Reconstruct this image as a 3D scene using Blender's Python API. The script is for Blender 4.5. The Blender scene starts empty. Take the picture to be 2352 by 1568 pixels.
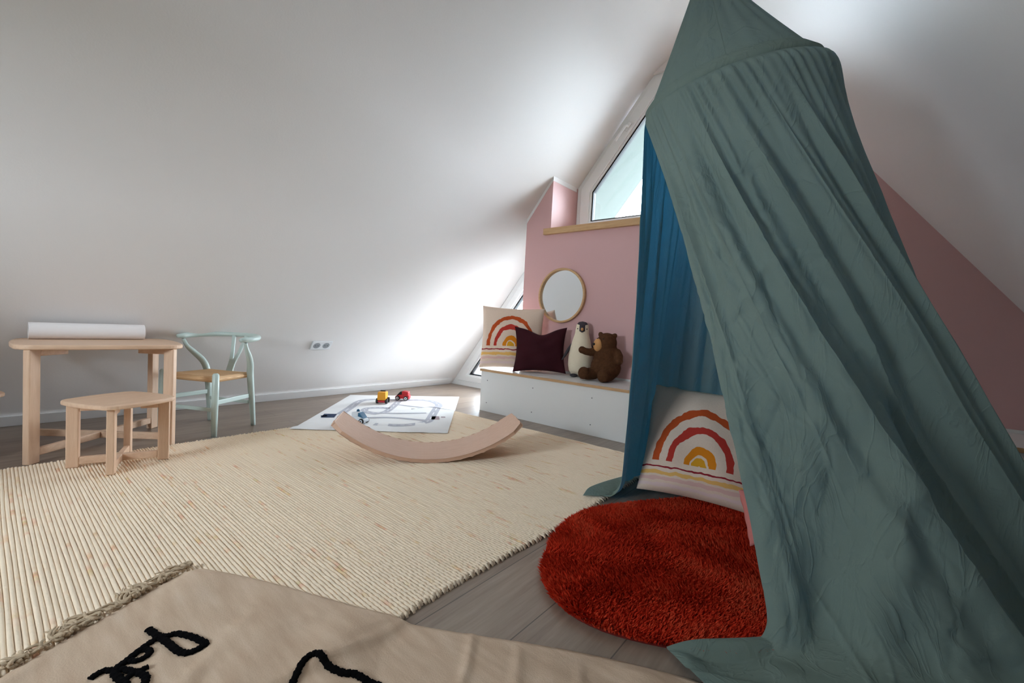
import bpy, math, random
import numpy as np
from mathutils import Vector, Matrix
C = bpy.context.scene.collection
S = bpy.context.scene
PI = math.pi
random.seed(4)
RNG = np.random.default_rng(7)

# ------------------------------------------------------------------ camera
CAM = np.array([0.0, 0.0, 0.70])
FPX, PITCH, ROLL, YAW = 1000.0, 0.0409633525, 0.0537035107, 0.687230517
W, H = 2352.0, 1568.0
def cam_basis():
    f = np.array([-math.sin(YAW) * math.cos(PITCH), math.cos(YAW) * math.cos(PITCH), -math.sin(PITCH)])
    r0 = np.array([math.cos(YAW), math.sin(YAW), 0.0]); u0 = np.cross(r0, f)
    r = math.cos(ROLL) * r0 + math.sin(ROLL) * u0
    u = -math.sin(ROLL) * r0 + math.cos(ROLL) * u0
    return r, u, f
CR, CU, CF = cam_basis()
cd = bpy.data.cameras.new('camera'); cam = bpy.data.objects.new('camera', cd); C.objects.link(cam)
cd.sensor_width = 36.0; cd.lens = 36.0 * FPX / W; cd.clip_start = 0.02; cd.clip_end = 200
cam.matrix_world = Matrix(((CR[0], CU[0], -CF[0], CAM[0]), (CR[1], CU[1], -CF[1], CAM[1]), (CR[2], CU[2], -CF[2], CAM[2]), (0, 0, 0, 1)))
S.camera = cam
def ray(x, y): return CF + (x - W / 2) / FPX * CR - (y - H / 2) / FPX * CU
def onz(x, y, z=0.0):
    d = ray(x, y); return CAM + d * (z - CAM[2]) / d[2]

# ------------------------------------------------------------------ light
SKY = 15.0
wd = bpy.data.worlds.new('sky'); S.world = wd; wd.use_nodes = True
wb = wd.node_tree.nodes['Background']; wb.inputs[0].default_value = (0.80, 0.885, 1.0, 1); wb.inputs[1].default_value = SKY
S.view_settings.view_transform = 'Standard'; S.view_settings.look = 'None'
S.view_settings.exposure = 1.33; S.view_settings.gamma = 1.0; S.view_settings.use_curve_mapping = False
S.cycles.max_bounces = 10; S.cycles.diffuse_bounces = 6; S.cycles.transparent_max_bounces = 12
S.cycles.sample_clamp_indirect = 6.0
def portal(name, loc, rot, sx, sy):
    l = bpy.data.lights.new(name, 'AREA'); l.shape = 'RECTANGLE'; l.size = sx; l.size_y = sy
    l.cycles.is_portal = True
    o = bpy.data.objects.new(name, l); C.objects.link(o); o.location = loc; o.rotation_euler = rot

# room numbers
XL, XR = -3.57, 1.20            # where the two slopes meet the floor
TA = math.tan(math.radians(52.0))
ZC = 2.80                       # flat ceiling
YP, YO = 2.95, 3.33             # pink wall face, window plane
YB = -1.70                      # wall behind the camera
def zl(x): return (x - XL) * TA
def zr(x): return (XR - x) * TA
def xl(z): return XL + z / TA
def xr(z): return XR - z / TA
portal('gable_window_daylight', (-1.18, YO + 0.10, 2.05), (-PI / 2, 0, 0), 1.75, 1.2)
portal('floor_window_daylight', (-2.85, YO + 0.10, 0.75), (-PI / 2, 0, 0), 1.1, 1.45)
portal('rear_fill_daylight', (-1.575, YB - 0.08, 1.225), (PI / 2, 0, 0), 1.1, 0.9)  # portal for the unseen rear window added as fill

# ------------------------------------------------------------------ helpers
def lin(c):
    c = [v / 255.0 for v in c]
    return tuple((v / 12.92 if v <= 0.04045 else ((v + 0.055) / 1.055) ** 2.4) for v in c) + (1.0,)
class NT:
    def __init__(s, name):
        s.m = bpy.data.materials.new(name); s.m.use_nodes = True; s.t = s.m.node_tree
        s.b = s.t.nodes['Principled BSDF']; s.out = s.t.nodes['Material Output']
    def n(s, kind, **kw):
        nd = s.t.nodes.new(kind)
        for k, v in kw.items():
            if k.startswith('i_'): nd.inputs[k[2:]].default_value = v
            elif k.startswith('k'): nd.inputs[int(k[1:])].default_value = v
            else: setattr(nd, k, v)
        return nd
    def l(s, a, b): s.t.links.new(a, b)
    def math(s, op, a, b=None, clamp=False):
        nd = s.n('ShaderNodeMath', operation=op, use_clamp=clamp)
        for i, v in enumerate((a, b)):
            if v is None: continue
            if isinstance(v, (int, float)): nd.inputs[i].default_value = v
            else: s.l(v, nd.inputs[i])
        return nd.outputs[0]
    def mix(s, fac, a, b, mode='MIX'):
        nd = s.n('ShaderNodeMix', data_type='RGBA', blend_type=mode)
        for i, v in ((0, fac), (6, a), (7, b)):
            if isinstance(v, (int, float)): nd.inputs[i].default_value = v
            elif isinstance(v, tuple): nd.inputs[i].default_value = v
            else: s.l(v, nd.inputs[i])
        return nd.outputs[2]
    def coord(s, scale=(1, 1, 1), rot=(0, 0, 0), kind='Object'):
        tc = s.n('ShaderNodeTexCoord'); mp = s.n('ShaderNodeMapping')
        mp.inputs['Scale'].default_value = scale; mp.inputs['Rotation'].default_value = rot
        s.l(tc.outputs[kind], mp.inputs['Vector']); return mp.outputs[0]
    def noise(s, vec, scale, detail=3, rough=0.5):
        nd = s.n('ShaderNodeTexNoise'); nd.inputs['Scale'].default_value = scale
        nd.inputs['Detail'].default_value = detail; nd.inputs['Roughness'].default_value = rough
        s.l(vec, nd.inputs['Vector']); return nd.outputs['Fac']
    def ramp(s, fac, stops):
        nd = s.n('ShaderNodeValToRGB'); e = nd.color_ramp.elements
        while len(e) < len(stops): e.new(0.5)
        for q, (p, c) in zip(e, stops): q.position = p; q.color = c
        s.l(fac, nd.inputs[0]); return nd.outputs[0]
    def bump(s, h, strength=0.3, dist=0.002):
        nd = s.n('ShaderNodeBump'); nd.inputs['Strength'].default_value = strength; nd.inputs['Distance'].default_value = dist
        s.l(h, nd.inputs['Height']); s.l(nd.outputs[0], s.b.inputs['Normal']); return nd.outputs[0]
    def col(s, c):
        if isinstance(c, tuple): s.b.inputs['Base Color'].default_value = c
        else: s.l(c, s.b.inputs['Base Color'])
def plain(name, rgb, rough=0.5, spec=0.4, var=0.06, scale=30, bump=0.0, bscale=200, metal=0.0):
    t = NT(name); c = lin(rgb); v = t.coord()
    d = tuple(x * (1 - 2 * var) for x in c[:3]) + (1,)
    t.col(t.mix(t.noise(v, scale), d, c)); t.b.inputs['Roughness'].default_value = rough
    t.b.inputs['Specular IOR Level'].default_value = spec; t.b.inputs['Metallic'].default_value = metal
    if bump: t.bump(t.noise(v, bscale, 2), bump, 0.002)
    return t.m
def wood(name, a, b, axis=0, rough=0.45, scale=9):
    t = NT(name); sc = [14.0, 14.0, 14.0]; sc[axis] = 1.2
    v = t.coord(tuple(sc)); n1 = t.noise(v, scale * 0.5, 5, 0.6); n2 = t.noise(v, scale * 3, 2)
    f = t.math('ADD', t.math('MULTIPLY', n1, 0.75), t.math('MULTIPLY', n2, 0.25))
    t.col(t.ramp(f, [(0.3, lin(b)), (0.7, lin(a))])); t.b.inputs['Roughness'].default_value = rough
    t.b.inputs['Specular IOR Level'].default_value = 0.3; t.bump(n2, 0.08, 0.001); return t.m

class MB:
    """collects shapes into one mesh"""
    def __init__(s): s.v = []; s.f = []; s.m = []; s.uv = None
    def add(s, V, F, mi=0):
        o = len(s.v); s.v.extend([tuple(map(float, p)) for p in V]); s.f.extend([tuple(i + o for i in f) for f in F]); s.m.extend([mi] * len(F)); return s
    def box(s, c, d, R=None, mi=0):
        V = []
        for z in (-1, 1):
            for y in (-1, 1):
                for x in (-1, 1):
                    p = Vector((x * d[0] / 2, y * d[1] / 2, z * d[2] / 2))
                    if R is not None: p = R @ p
                    V.append((p.x + c[0], p.y + c[1], p.z + c[2]))
        return s.add(V, [(0, 2, 3, 1), (4, 5, 7, 6), (0, 1, 5, 4), (2, 6, 7, 3), (0, 4, 6, 2), (1, 3, 7, 5)], mi)
    def prism(s, pts, a, b, ax=1, mi=0):
        """polygon (2D) extruded from a to b along axis ax"""
        n = len(pts)
        def mk(p, h):
            q = [0, 0, 0]; o = [i for i in range(3) if i != ax]; q[o[0]] = p[0]; q[o[1]] = p[1]; q[ax] = h; return q
        V = [mk(p, a) for p in pts] + [mk(p, b) for p in pts]
        F = [tuple(range(n))[::-1], tuple(range(n, 2 * n))] + [(i, (i + 1) % n, n + (i + 1) % n, n + i) for i in range(n)]
        return s.add(V, F, mi)
    def tube(s, P, r, n=10, cap=True, mi=0, squash=1.0):
        P = [Vector(p) for p in P]; m = len(P)
        if not hasattr(r, '__len__'): r = [r] * m
        T = [(P[min(i + 1, m - 1)] - P[max(i - 1, 0)]).normalized() for i in range(m)]
        N = T[0].orthogonal().normalized() if abs(T[0].z) > 0.95 else T[0].cross(Vector((0, 0, 1))).normalized()
        V = []
        for i in range(m):
            N = (N - T[i] * N.dot(T[i])).normalized(); B = T[i].cross(N)
            for k in range(n):
                a = 2 * PI * k / n; V.append(P[i] + (N * math.cos(a) + B * math.sin(a) * squash) * r[i])
        F = [(i * n + k, i * n + (k + 1) % n, (i + 1) * n + (k + 1) % n, (i + 1) * n + k) for i in range(m - 1) for k in range(n)]
        if cap: F += [tuple(range(n))[::-1], tuple(range((m - 1) * n, m * n))]
        return s.add(V, F, mi)
    def lathe(s, prof, n=32, c=(0, 0, 0), mi=0, cap=True):
        V = [(c[0] + r * math.cos(2 * PI * k / n), c[1] + r * math.sin(2 * PI * k / n), c[2] + z) for r, z in prof for k in range(n)]
        m = len(prof)
        F = [(i * n + k, i * n + (k + 1) % n, (i + 1) * n + (k + 1) % n, (i + 1) * n + k) for i in range(m - 1) for k in range(n)]
        if cap: F += [tuple(range(n))[::-1], tuple(range((m - 1) * n, m * n))]
        return s.add(V, F, mi)
    def ball(s, c, r, n=16, R=None, mi=0):
        if not hasattr(r, '__len__'): r = (r, r, r)
        V = []; F = []; m = n // 2 + 1
        for i in range(m):
            t = PI * i / (m - 1)
            for k in range(n):
                p = Vector((r[0] * math.sin(t) * math.cos(2 * PI * k / n), r[1] * math.sin(t) * math.sin(2 * PI * k / n), r[2] * math.cos(t)))
                if R is not None: p = R @ p
                V.append((p.x + c[0], p.y + c[1], p.z + c[2]))
        for i in range(m - 1):
            for k in range(n):
                F.append((i * n + k, (i + 1) * n + k, (i + 1) * n + (k + 1) % n, i * n + (k + 1) % n))
        return s.add(V, F, mi)
    def grid(s, G, mi=0, flip=False, closed=False):
        """G: array [nu, nv, 3]"""
        nu, nv = G.shape[:2]; o = len(s.v); s.v.extend(map(tuple, G.reshape(-1, 3).tolist()))
        for i in range(nu if closed else nu - 1):
            a = i * nv + o; b = ((i + 1) % nu) * nv + o
            for j in range(nv - 1):
                q = (a + j, b + j, b + j + 1, a + j + 1); s.f.append(q[::-1] if flip else q); s.m.append(mi)
        return s
def link(name, mb, mats, parent=None, loc=(0, 0, 0), smooth=False, bevel=0.0, seg=2, rot=0.0):
    me = bpy.data.meshes.new(name); me.from_pydata(mb.v, [], mb.f); me.update()
    if not isinstance(mats, (list, tuple)): mats = [mats]
    for m in mats: me.materials.append(m)
    if len(mats) > 1: me.polygons.foreach_set('material_index', mb.m)
    if mb.uv is not None:
        uvl = me.uv_layers.new(name='UVMap'); idx = np.zeros(len(me.loops), dtype=np.int32); me.loops.foreach_get('vertex_index', idx)
        uvl.data.foreach_set('uv', np.asarray(mb.uv, dtype=np.float32)[idx].ravel())
    if smooth: me.polygons.foreach_set('use_smooth', [True] * len(me.polygons))
    o = bpy.data.objects.new(name, me); C.objects.link(o); o.location = loc; o.rotation_euler = (0, 0, rot)
    if parent is not None: o.parent = parent
    if bevel:
        b = o.modifiers.new('Bevel', 'BEVEL'); b.width = bevel; b.segments = seg; b.limit_method = 'ANGLE'; b.angle_limit = math.radians(35)
        if smooth: b.harden_normals = False
    return o
def tag(o, label, cat, group=None):
    o['label'] = label; o['category'] = cat
    if group: o['group'] = group
    return o
def thing(name, label, cat, loc=(0, 0, 0), rot=0.0, group=None):
    o = bpy.data.objects.new(name, None); C.objects.link(o); o.location = loc; o.rotation_euler = (0, 0, rot)
    o.empty_display_size = 0.05
    return tag(o, label, cat, group)
def struct(name, mb, mats, parent=None, **kw):
    o = link(name, mb, mats, parent, **kw)
    if parent is None: o['kind'] = 'structure'
    return o
def copy_tree(o, parent=None):
    c = o.copy(); C.objects.link(c); c.parent = parent
    for ch in [x for x in o.children]: copy_tree(ch, c)
    return c
def roundrect(w, h, r, n=6, bow=0.0):
    P = []
    for cx, cy, a0 in ((w / 2 - r, h / 2 - r, 0), (-w / 2 + r, h / 2 - r, 90), (-w / 2 + r, -h / 2 + r, 180), (w / 2 - r, -h / 2 + r, 270)):
        for k in range(n + 1):
            a = math.radians(a0 + 90 * k / n); P.append([cx + r * math.cos(a), cy + r * math.sin(a)])
        # gently bowed side
        nx = {0: (0, 1), 90: (-1, 0), 180: (0, -1), 270: (1, 0)}[a0]
        if bow: 
            L = (w if nx[1] else h) - 2 * r
            t = (-nx[1], nx[0]); base = P[-1]
            for k in range(1, 8):
                f = k / 8; d = bow * 4 * f * (1 - f); P.append([base[0] + t[0] * L * f + nx[0] * d, base[1] + t[1] * L * f + nx[1] * d])
    return P

# ------------------------------------------------------------------ materials
def wall_mat(name, rgb, spec=0.35, rough=0.5):
    t = NT(name); v = t.coord(); c = lin(rgb)
    t.col(t.mix(t.noise(v, 1.5, 4), tuple(x * 0.97 for x in c[:3]) + (1,), c))
    t.b.inputs['Roughness'].default_value = rough; t.b.inputs['Specular IOR Level'].default_value = spec
    h = t.math('ADD', t.noise(v, 120, 2), t.math('MULTIPLY', t.noise(v, 9, 2), 1.5))
    t.bump(h, 0.12, 0.002); return t.m
M = {}
M['white'] = wall_mat('white_paint', (232, 229, 227))
M['pink'] = wall_mat('dusty_pink_paint', (212, 170, 168), 0.3)
M['trim'] = plain('white_gloss_paint', (238, 238, 238), 0.35, 0.5, 0.01)
M['upvc'] = plain('white_window_plastic', (236, 238, 238), 0.3, 0.5, 0.01)
M['gasket'] = plain('black_rubber', (25, 26, 30), 0.6)
M['soffit'] = plain('painted_soffit_boards', (66, 74, 70), 0.7, 0.2, 0.03, 4)
M['lawn'] = plain('grey_gravel', (132, 134, 134), 0.9, 0.1, 0.08, 2)
M['bounce_white'] = plain('white_bounce_slab', (236, 236, 234), 0.8, 0.2, 0.04, 3)  # for the added slab that bounces daylight indoors
M['ground_dark'] = plain('dark_ground', (58, 66, 46), 0.9, 0.1, 0.2, 2)  # kept dark so the rear ground bounces little light
M['oak'] = wood('oak_board', (214, 176, 132), (188, 146, 102), 0)
M['birch'] = wood('pale_birch', (222, 190, 162), (202, 166, 138), 1)
M['birchz'] = wood('pale_birch_upright', (222, 190, 162), (204, 168, 140), 2)
M['ply'] = wood('birch_plywood_edge', (206, 168, 126), (176, 136, 98), 0)
M['board'] = wood('beech_laminate', (214, 176, 150), (204, 164, 138), 0, 0.5)
M['benchwhite'] = plain('white_melamine', (226, 226, 224), 0.35, 0.45, 0.01)
M['screw'] = plain('screw_metal', (120, 120, 122), 0.4, metal=0.8)
M['sage'] = plain('sage_green_lacquer', (188, 204, 198), 0.35, 0.5, 0.03)
M['paper'] = plain('white_paper', (232, 226, 224), 0.7, 0.2, 0.02)
M['socket'] = plain('white_socket_plastic', (226, 228, 230), 0.3, 0.5, 0.01)
M['hole'] = plain('grey_plastic', (150, 154, 158), 0.5)
M['black'] = plain('black_plastic', (22, 22, 24), 0.5)
M['blacktuft'] = plain('black_tufted_wool', (14, 13, 14), 1.0, 0.05, 0.2, 200, 0.6, 300)
M['yellow'] = plain('yellow_plastic', (235, 160, 30), 0.4)
M['red'] = plain('red_plastic', (190, 30, 40), 0.4)
M['blue'] = plain('blue_plastic', (30, 95, 130), 0.35)
M['carwhite'] = plain('white_toy_plastic', (230, 235, 240), 0.4)
M['pearlgrey'] = plain('grey_plush', (78, 74, 78), 1.0, 0.1, 0.15, 80, 0.6, 250)
M['hook'] = plain('steel_hook', (160, 160, 160), 0.35, metal=0.9)
M['rattan'] = None

def floor_mat():
    t = NT('grey_oak_planks'); v = t.coord((1, 1, 1), (0, 0, PI / 2))
    br = t.n('ShaderNodeTexBrick', offset=0.37); br.inputs['Scale'].default_value = 1.0
    br.inputs['Brick Width'].default_value = 1.25; br.inputs['Row Height'].default_value = 0.19
    br.inputs['Mortar Size'].default_value = 0.0015; br.inputs['Bias'].default_value = 0.0
    br.inputs['Color1'].default_value = (0.30, 0.30, 0.30, 1); br.inputs['Color2'].default_value = (0.72, 0.72, 0.72, 1)
    br.inputs['Mortar'].default_value = (0.1, 0.1, 0.1, 1)
    t.l(v, br.inputs['Vector'])
    vs = t.coord((26, 1.6, 1)); g = t.noise(vs, 2.2, 6, 0.65); g2 = t.noise(t.coord((5, 0.8, 1)), 2.0, 3)
    f = t.math('ADD', t.math('MULTIPLY', g, 0.55), t.math('ADD', t.math('MULTIPLY', g2, 0.3), t.math('MULTIPLY', br.outputs['Color'], 0.22)))
    c = t.ramp(f, [(0.30, lin((90, 76, 66))), (0.5, lin((132, 115, 101))), (0.72, lin((158, 141, 125)))])
    c = t.mix(br.outputs['Fac'], c, lin((88, 77, 68))); t.col(c)
    t.b.inputs['Roughness'].default_value = 0.33; t.b.inputs['Specular IOR Level'].default_value = 0.5
    t.bump(t.math('SUBTRACT', g, br.outputs['Fac']), 0.12, 0.002); return t.m
M['floor'] = floor_mat()
def glass_mat():
    t = NT('window_glass'); t.t.nodes.remove(t.b)
    tr = t.n('ShaderNodeBsdfTransparent'); tr.inputs[0].default_value = (0.96, 0.98, 0.97, 1)
    gl = t.n('ShaderNodeBsdfGlossy'); gl.inputs['Roughness'].default_value = 0.02
    fr = t.n('ShaderNodeFresnel'); fr.inputs[0].default_value = 1.45
    mx = t.n('ShaderNodeMixShader'); t.l(t.math('MULTIPLY', fr.outputs[0], 0.8), mx.inputs[0]); t.l(tr.outputs[0], mx.inputs[1]); t.l(gl.outputs[0], mx.inputs[2])
    t.l(mx.outputs[0], t.out.inputs[0]); return t.m
M['glass'] = glass_mat()
def mirror_mat():
    t = NT('mirror_silver'); t.col((0.86, 0.9, 0.92, 1)); t.b.inputs['Metallic'].default_value = 1.0; t.b.inputs['Roughness'].default_value = 0.03; return t.m
M['mirror'] = mirror_mat()
def muslin_mat():
    t = NT('sage_muslin'); v = t.coord(); t.t.nodes.remove(t.b)
    weave = t.noise(t.coord((900, 900, 120)), 1.0, 2); big = t.noise(v, 6, 3)
    c = t.mix(t.math('ADD', t.math('MULTIPLY', weave, 0.5), t.math('MULTIPLY', big, 0.5)), lin((126, 144, 134)), lin((146, 162, 151)))
    cr = t.n('ShaderNodeTexNoise'); cr.inputs['Scale'].default_value = 7.0; cr.inputs['Detail'].default_value = 4; cr.inputs['Distortion'].default_value = 1.6
    t.l(t.coord((1.6, 1.6, 0.55)), cr.inputs['Vector'])
    ridge = t.math('ABSOLUTE', t.math('SUBTRACT', cr.outputs['Fac'], 0.5))
    h = t.math('ADD', t.math('MULTIPLY', t.math('MINIMUM', ridge, 0.06), -6.0), t.math('MULTIPLY', weave, 0.10))
    b = t.n('ShaderNodeBump'); b.inputs['Strength'].default_value = 0.45; b.inputs['Distance'].default_value = 0.006; t.l(h, b.inputs['Height'])
    df = t.n('ShaderNodeBsdfDiffuse'); t.l(c, df.inputs[0]); t.l(b.outputs[0], df.inputs['Normal'])
    tl = t.n('ShaderNodeBsdfTranslucent'); tl.inputs[0].default_value = lin((60, 138, 182)); t.l(b.outputs[0], tl.inputs['Normal'])  # blue skylight coming through the cloth is put into this colour
    mx = t.n('ShaderNodeMixShader'); mx.inputs[0].default_value = 0.30
    t.l(df.outputs[0], mx.inputs[1]); t.l(tl.outputs[0], mx.inputs[2]); t.l(mx.outputs[0], t.out.inputs[0]); return t.m
M['muslin'] = muslin_mat()
def rib_mat():
    t = NT('cream_wool_ribs')
    at = t.n('ShaderNodeAttribute', attribute_name='rib_tone')
    tc = t.n('ShaderNodeTexCoord'); sx = t.n('ShaderNodeSeparateXYZ'); t.l(tc.outputs['Object'], sx.inputs[0])
    cx = t.n('ShaderNodeCombineXYZ'); t.l(t.math('MULTIPLY', sx.outputs[0], 9.0), cx.inputs[0]); t.l(t.math('MULTIPLY', at.outputs['Fac'], 331.0), cx.inputs[1])
    n1 = t.noise(cx.outputs[0], 1.0, 2); 
    cy = t.n('ShaderNodeCombineXYZ'); t.l(t.math('MULTIPLY', sx.outputs[0], 2.2), cy.inputs[0]); t.l(t.math('MULTIPLY', at.outputs['Fac'], 97.0), cy.inputs[1]); cy.inputs[2].default_value = 5.0
    n2 = t.noise(cy.outputs[0], 1.0, 2)
    cz = t.n('ShaderNodeCombineXYZ'); t.l(t.math('MULTIPLY', sx.outputs[0], 30.0), cz.inputs[0]); t.l(t.math('MULTIPLY', at.outputs['Fac'], 411.0), cz.inputs[1]); cz.inputs[2].default_value = 9.0
    n3 = t.noise(cz.outputs[0], 1.0, 2)
    tint = t.ramp(n3, [(0.30, lin((205, 170, 60))), (0.45, lin((225, 180, 110))), (0.55, lin((220, 120, 95))), (0.7, lin((190, 175, 80)))])
    msk = t.math('MULTIPLY', t.math('MULTIPLY', t.math('SUBTRACT', n1, 0.56, True), 9.0, True), t.math('MULTIPLY', t.math('SUBTRACT', n2, 0.47, True), 9.0, True), True)
    msk = t.math('MULTIPLY', msk, 0.55)
    base = t.mix(n2, lin((243, 226, 203)), lin((238, 217, 190)))
    t.col(t.mix(msk, base, tint)); t.b.inputs['Roughness'].default_value = 0.95; t.b.inputs['Specular IOR Level'].default_value = 0.1
    wv = t.noise(t.coord((170, 60, 60)), 1.0, 2); t.bump(wv, 0.5, 0.004); return t.m
M['rib'] = rib_mat()
def flat_weave():
    t = NT('beige_cotton_weave'); v = t.coord()
    st = t.noise(t.coord((7, 40, 7)), 1.2, 3); fine = t.noise(v, 320, 2)
    c = t.ramp(st, [(0.3, lin((196, 170, 146))), (0.6, lin((212, 188, 164))), (0.8, lin((220, 198, 176)))])
    t.col(t.mix(t.math('MULTIPLY', fine, 0.25), c, lin((160, 132, 108)))); t.b.inputs['Roughness'].default_value = 0.95; t.b.inputs['Specular IOR Level'].default_value = 0.1
    t.bump(fine, 0.4, 0.002); return t.m
M['weave'] = flat_weave()
M['fringe'] = plain('undyed_cotton_yarn', (218, 194, 164), 0.95, 0.1, 0.25, 60, 0.4, 300)
def pile_mat():
    t = NT('rust_red_pile'); v = t.coord()
    a = t.noise(v, 7, 3); b = t.noise(v, 90, 2)
    f = t.math('ADD', t.math('MULTIPLY', a, 0.6), t.math('MULTIPLY', b, 0.4))
    t.col(t.ramp(f, [(0.3, lin((152, 30, 16))), (0.5, lin((206, 58, 33))), (0.75, lin((222, 100, 66)))]))
    t.b.inputs['Roughness'].default_value = 0.9; t.b.inputs['Specular IOR Level'].default_value = 0.1
    tl = t.n('ShaderNodeBsdfTranslucent'); tl.inputs[0].default_value = lin((225, 70, 40)); mx = t.n('ShaderNodeMixShader'); mx.inputs[0].default_value = 0.22
    t.l(t.b.outputs[0], mx.inputs[1]); t.l(tl.outputs[0], mx.inputs[2]); t.l(mx.outputs[0], t.out.inputs[0]); return t.m
M['pile'] = pile_mat()
M['backing'] = plain('red_backing', (110, 24, 16), 0.95)
def playmat_mat():
    t = NT('white_cotton_mat'); v = t.coord()
    t.col(t.mix(t.noise(v, 5), lin((222, 222, 222)), lin((234, 232, 230)))); t.b.inputs['Roughness'].default_value = 0.95; t.b.inputs['Specular IOR Level'].default_value = 0.1
    t.bump(t.noise(v, 300, 2), 0.3, 0.001); return t.m
M['playmat'] = playmat_mat()
M['road'] = plain('printed_grey', (184, 184, 192), 0.95, 0.1, 0.08, 60)
M['dash'] = plain('printed_white', (224, 224, 226), 0.95, 0.1, 0.02)
M['inkblue'] = plain('printed_navy', (70, 82, 108), 0.95, 0.1, 0.3, 90)
M['inkpink'] = plain('printed_mauve', (186, 164, 170), 0.95, 0.1, 0.3, 120)
M['velvet'] = plain('burgundy_velvet', (62, 18, 28), 0.85, 0.2, 0.2, 8, 0.3, 400)
M['pinkfur'] = plain('pink_plush_cotton', (226, 140, 132), 1.0, 0.1, 0.1, 40, 0.5, 300)
M['bear'] = plain('brown_plush', (100, 66, 44), 1.0, 0.1, 0.3, 60, 0.9, 180)
M['muzzle'] = plain('tan_plush', (214, 158, 104), 1.0, 0.1, 0.1, 80, 0.4, 250)
M['nose'] = plain('black_stitched_nose', (20, 16, 16), 0.5)
def rainbow_mat(b0, sc):
    """cream cotton with a printed rainbow; u,v from the cushion's own UV map"""
    t = NT('rainbow_print_cotton')
    uv = t.n('ShaderNodeUVMap'); sp = t.n('ShaderNodeSeparateXYZ'); 
    nz = t.n('ShaderNodeTexNoise'); nz.inputs['Scale'].default_value = 9.0; t.l(uv.outputs[0], nz.inputs['Vector'])
    t.l(uv.outputs[0], sp.inputs[0]); u, v = sp.outputs[0], sp.outputs[1]
    wob = t.math('MULTIPLY', t.math('SUBTRACT', nz.outputs['Fac'], 0.5), 0.05)
    dx = t.math('SUBTRACT', u, 0.49); dy = t.math('MULTIPLY', t.math('SUBTRACT', v, b0), 0.78)
    r = t.math('ADD', t.math('SQRT', t.math('ADD', t.math('MULTIPLY', dx, dx), t.math('MULTIPLY', dy, dy))), wob)
    up = t.math('GREATER_THAN', v, b0)
    def band(x, a, b): return t.math('MULTIPLY', t.math('GREATER_THAN', x, a), t.math('LESS_THAN', x, b))
    col = t.mix(t.noise(t.coord((1, 1, 1), kind='UV'), 60, 2), lin((236, 214, 194)), lin((228, 202, 182)))
    yb = t.math('ADD', v, wob)
    for a, b, c in ((0.06, 0.10, (232, 206, 200)), (0.135, 0.175, (226, 186, 176)), (0.20, 0.245, (236, 186, 108)), (0.285, 0.305, (150, 44, 52))):
        col = t.mix(band(yb, a * sc, b * sc), col, lin(c))
    for a, b, c in ((0.0, 0.062, (222, 160, 44)), (0.078, 0.135, (226, 136, 34)), (0.225, 0.283, (190, 62, 52)), (0.352, 0.405, (194, 84, 42))):
        col = t.mix(t.math('MULTIPLY', band(r, a, b), up), col, lin(c))
    # worn thin print line inside the sun
    t.col(col); t.b.inputs['Roughness'].default_value = 0.95; t.b.inputs['Specular IOR Level'].default_value = 0.1
    t.bump(t.noise(t.coord(), 260, 2), 0.4, 0.002); return t.m
M['rainbow'] = rainbow_mat(0.35, 1.0); M['rainbow_low'] = rainbow_mat(0.265, 0.72)
def rattan_mat():
    t = NT('paper_cord_seat'); tc = t.n('ShaderNodeTexCoord'); sp = t.n('ShaderNodeSeparateXYZ'); t.l(tc.outputs['Object'], sp.inputs[0])
    ax = t.math('ABSOLUTE', t.math('SUBTRACT', sp.outputs[0], 0.0)); ay = t.math('ABSOLUTE', t.math('SUBTRACT', sp.outputs[1], 0.135))
    d = t.math('MAXIMUM', ax, t.math('MULTIPLY', ay, 1.2))
    w = t.math('SINE', t.math('MULTIPLY', d, 900.0))
    t.col(t.mix(t.math('MULTIPLY', t.math('ADD', w, 1.0), 0.5), lin((206, 160, 116)), lin((232, 194, 148)))); t.b.inputs['Roughness'].default_value = 0.7
    t.bump(w, 0.5, 0.002); return t.m
M['rattan'] = rattan_mat()
def penguin_mat():
    t = NT('white_and_grey_plush'); tc = t.n('ShaderNodeTexCoord'); sp = t.n('ShaderNodeSeparateXYZ'); t.l(tc.outputs['Object'], sp.inputs[0])
    x, y, z = sp.outputs; nz = t.math('MULTIPLY', t.math('SUBTRACT', t.noise(tc.outputs['Object'], 60, 2), 0.5), 0.012)
    ax = t.math('ABSOLUTE', x)
    front = t.math('GREATER_THAN', t.math('ADD', y, nz), -0.012)
    # hood: crown, and a narrow strip running down to the beak
    crown = t.math('GREATER_THAN', t.math('ADD', z, t.math('MULTIPLY', ax, -0.35)), 0.377)
    strip = t.math('MULTIPLY', t.math('LESS_THAN', ax, 0.021), t.math('GREATER_THAN', z, 0.338))
    hood = t.math('MAXIMUM', crown, strip)
    f = t.math('MULTIPLY', front, t.math('SUBTRACT', 1.0, hood), True)
    t.col(t.mix(f, lin((74, 68, 72)), lin((236, 222, 196)))); t.b.inputs['Roughness'].default_value = 1.0; t.b.inputs['Specular IOR Level'].default_value = 0.1
    t.bump(t.noise(tc.outputs['Object'], 220, 2), 0.8, 0.003); return t.m
M['penguin'] = penguin_mat()
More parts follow.
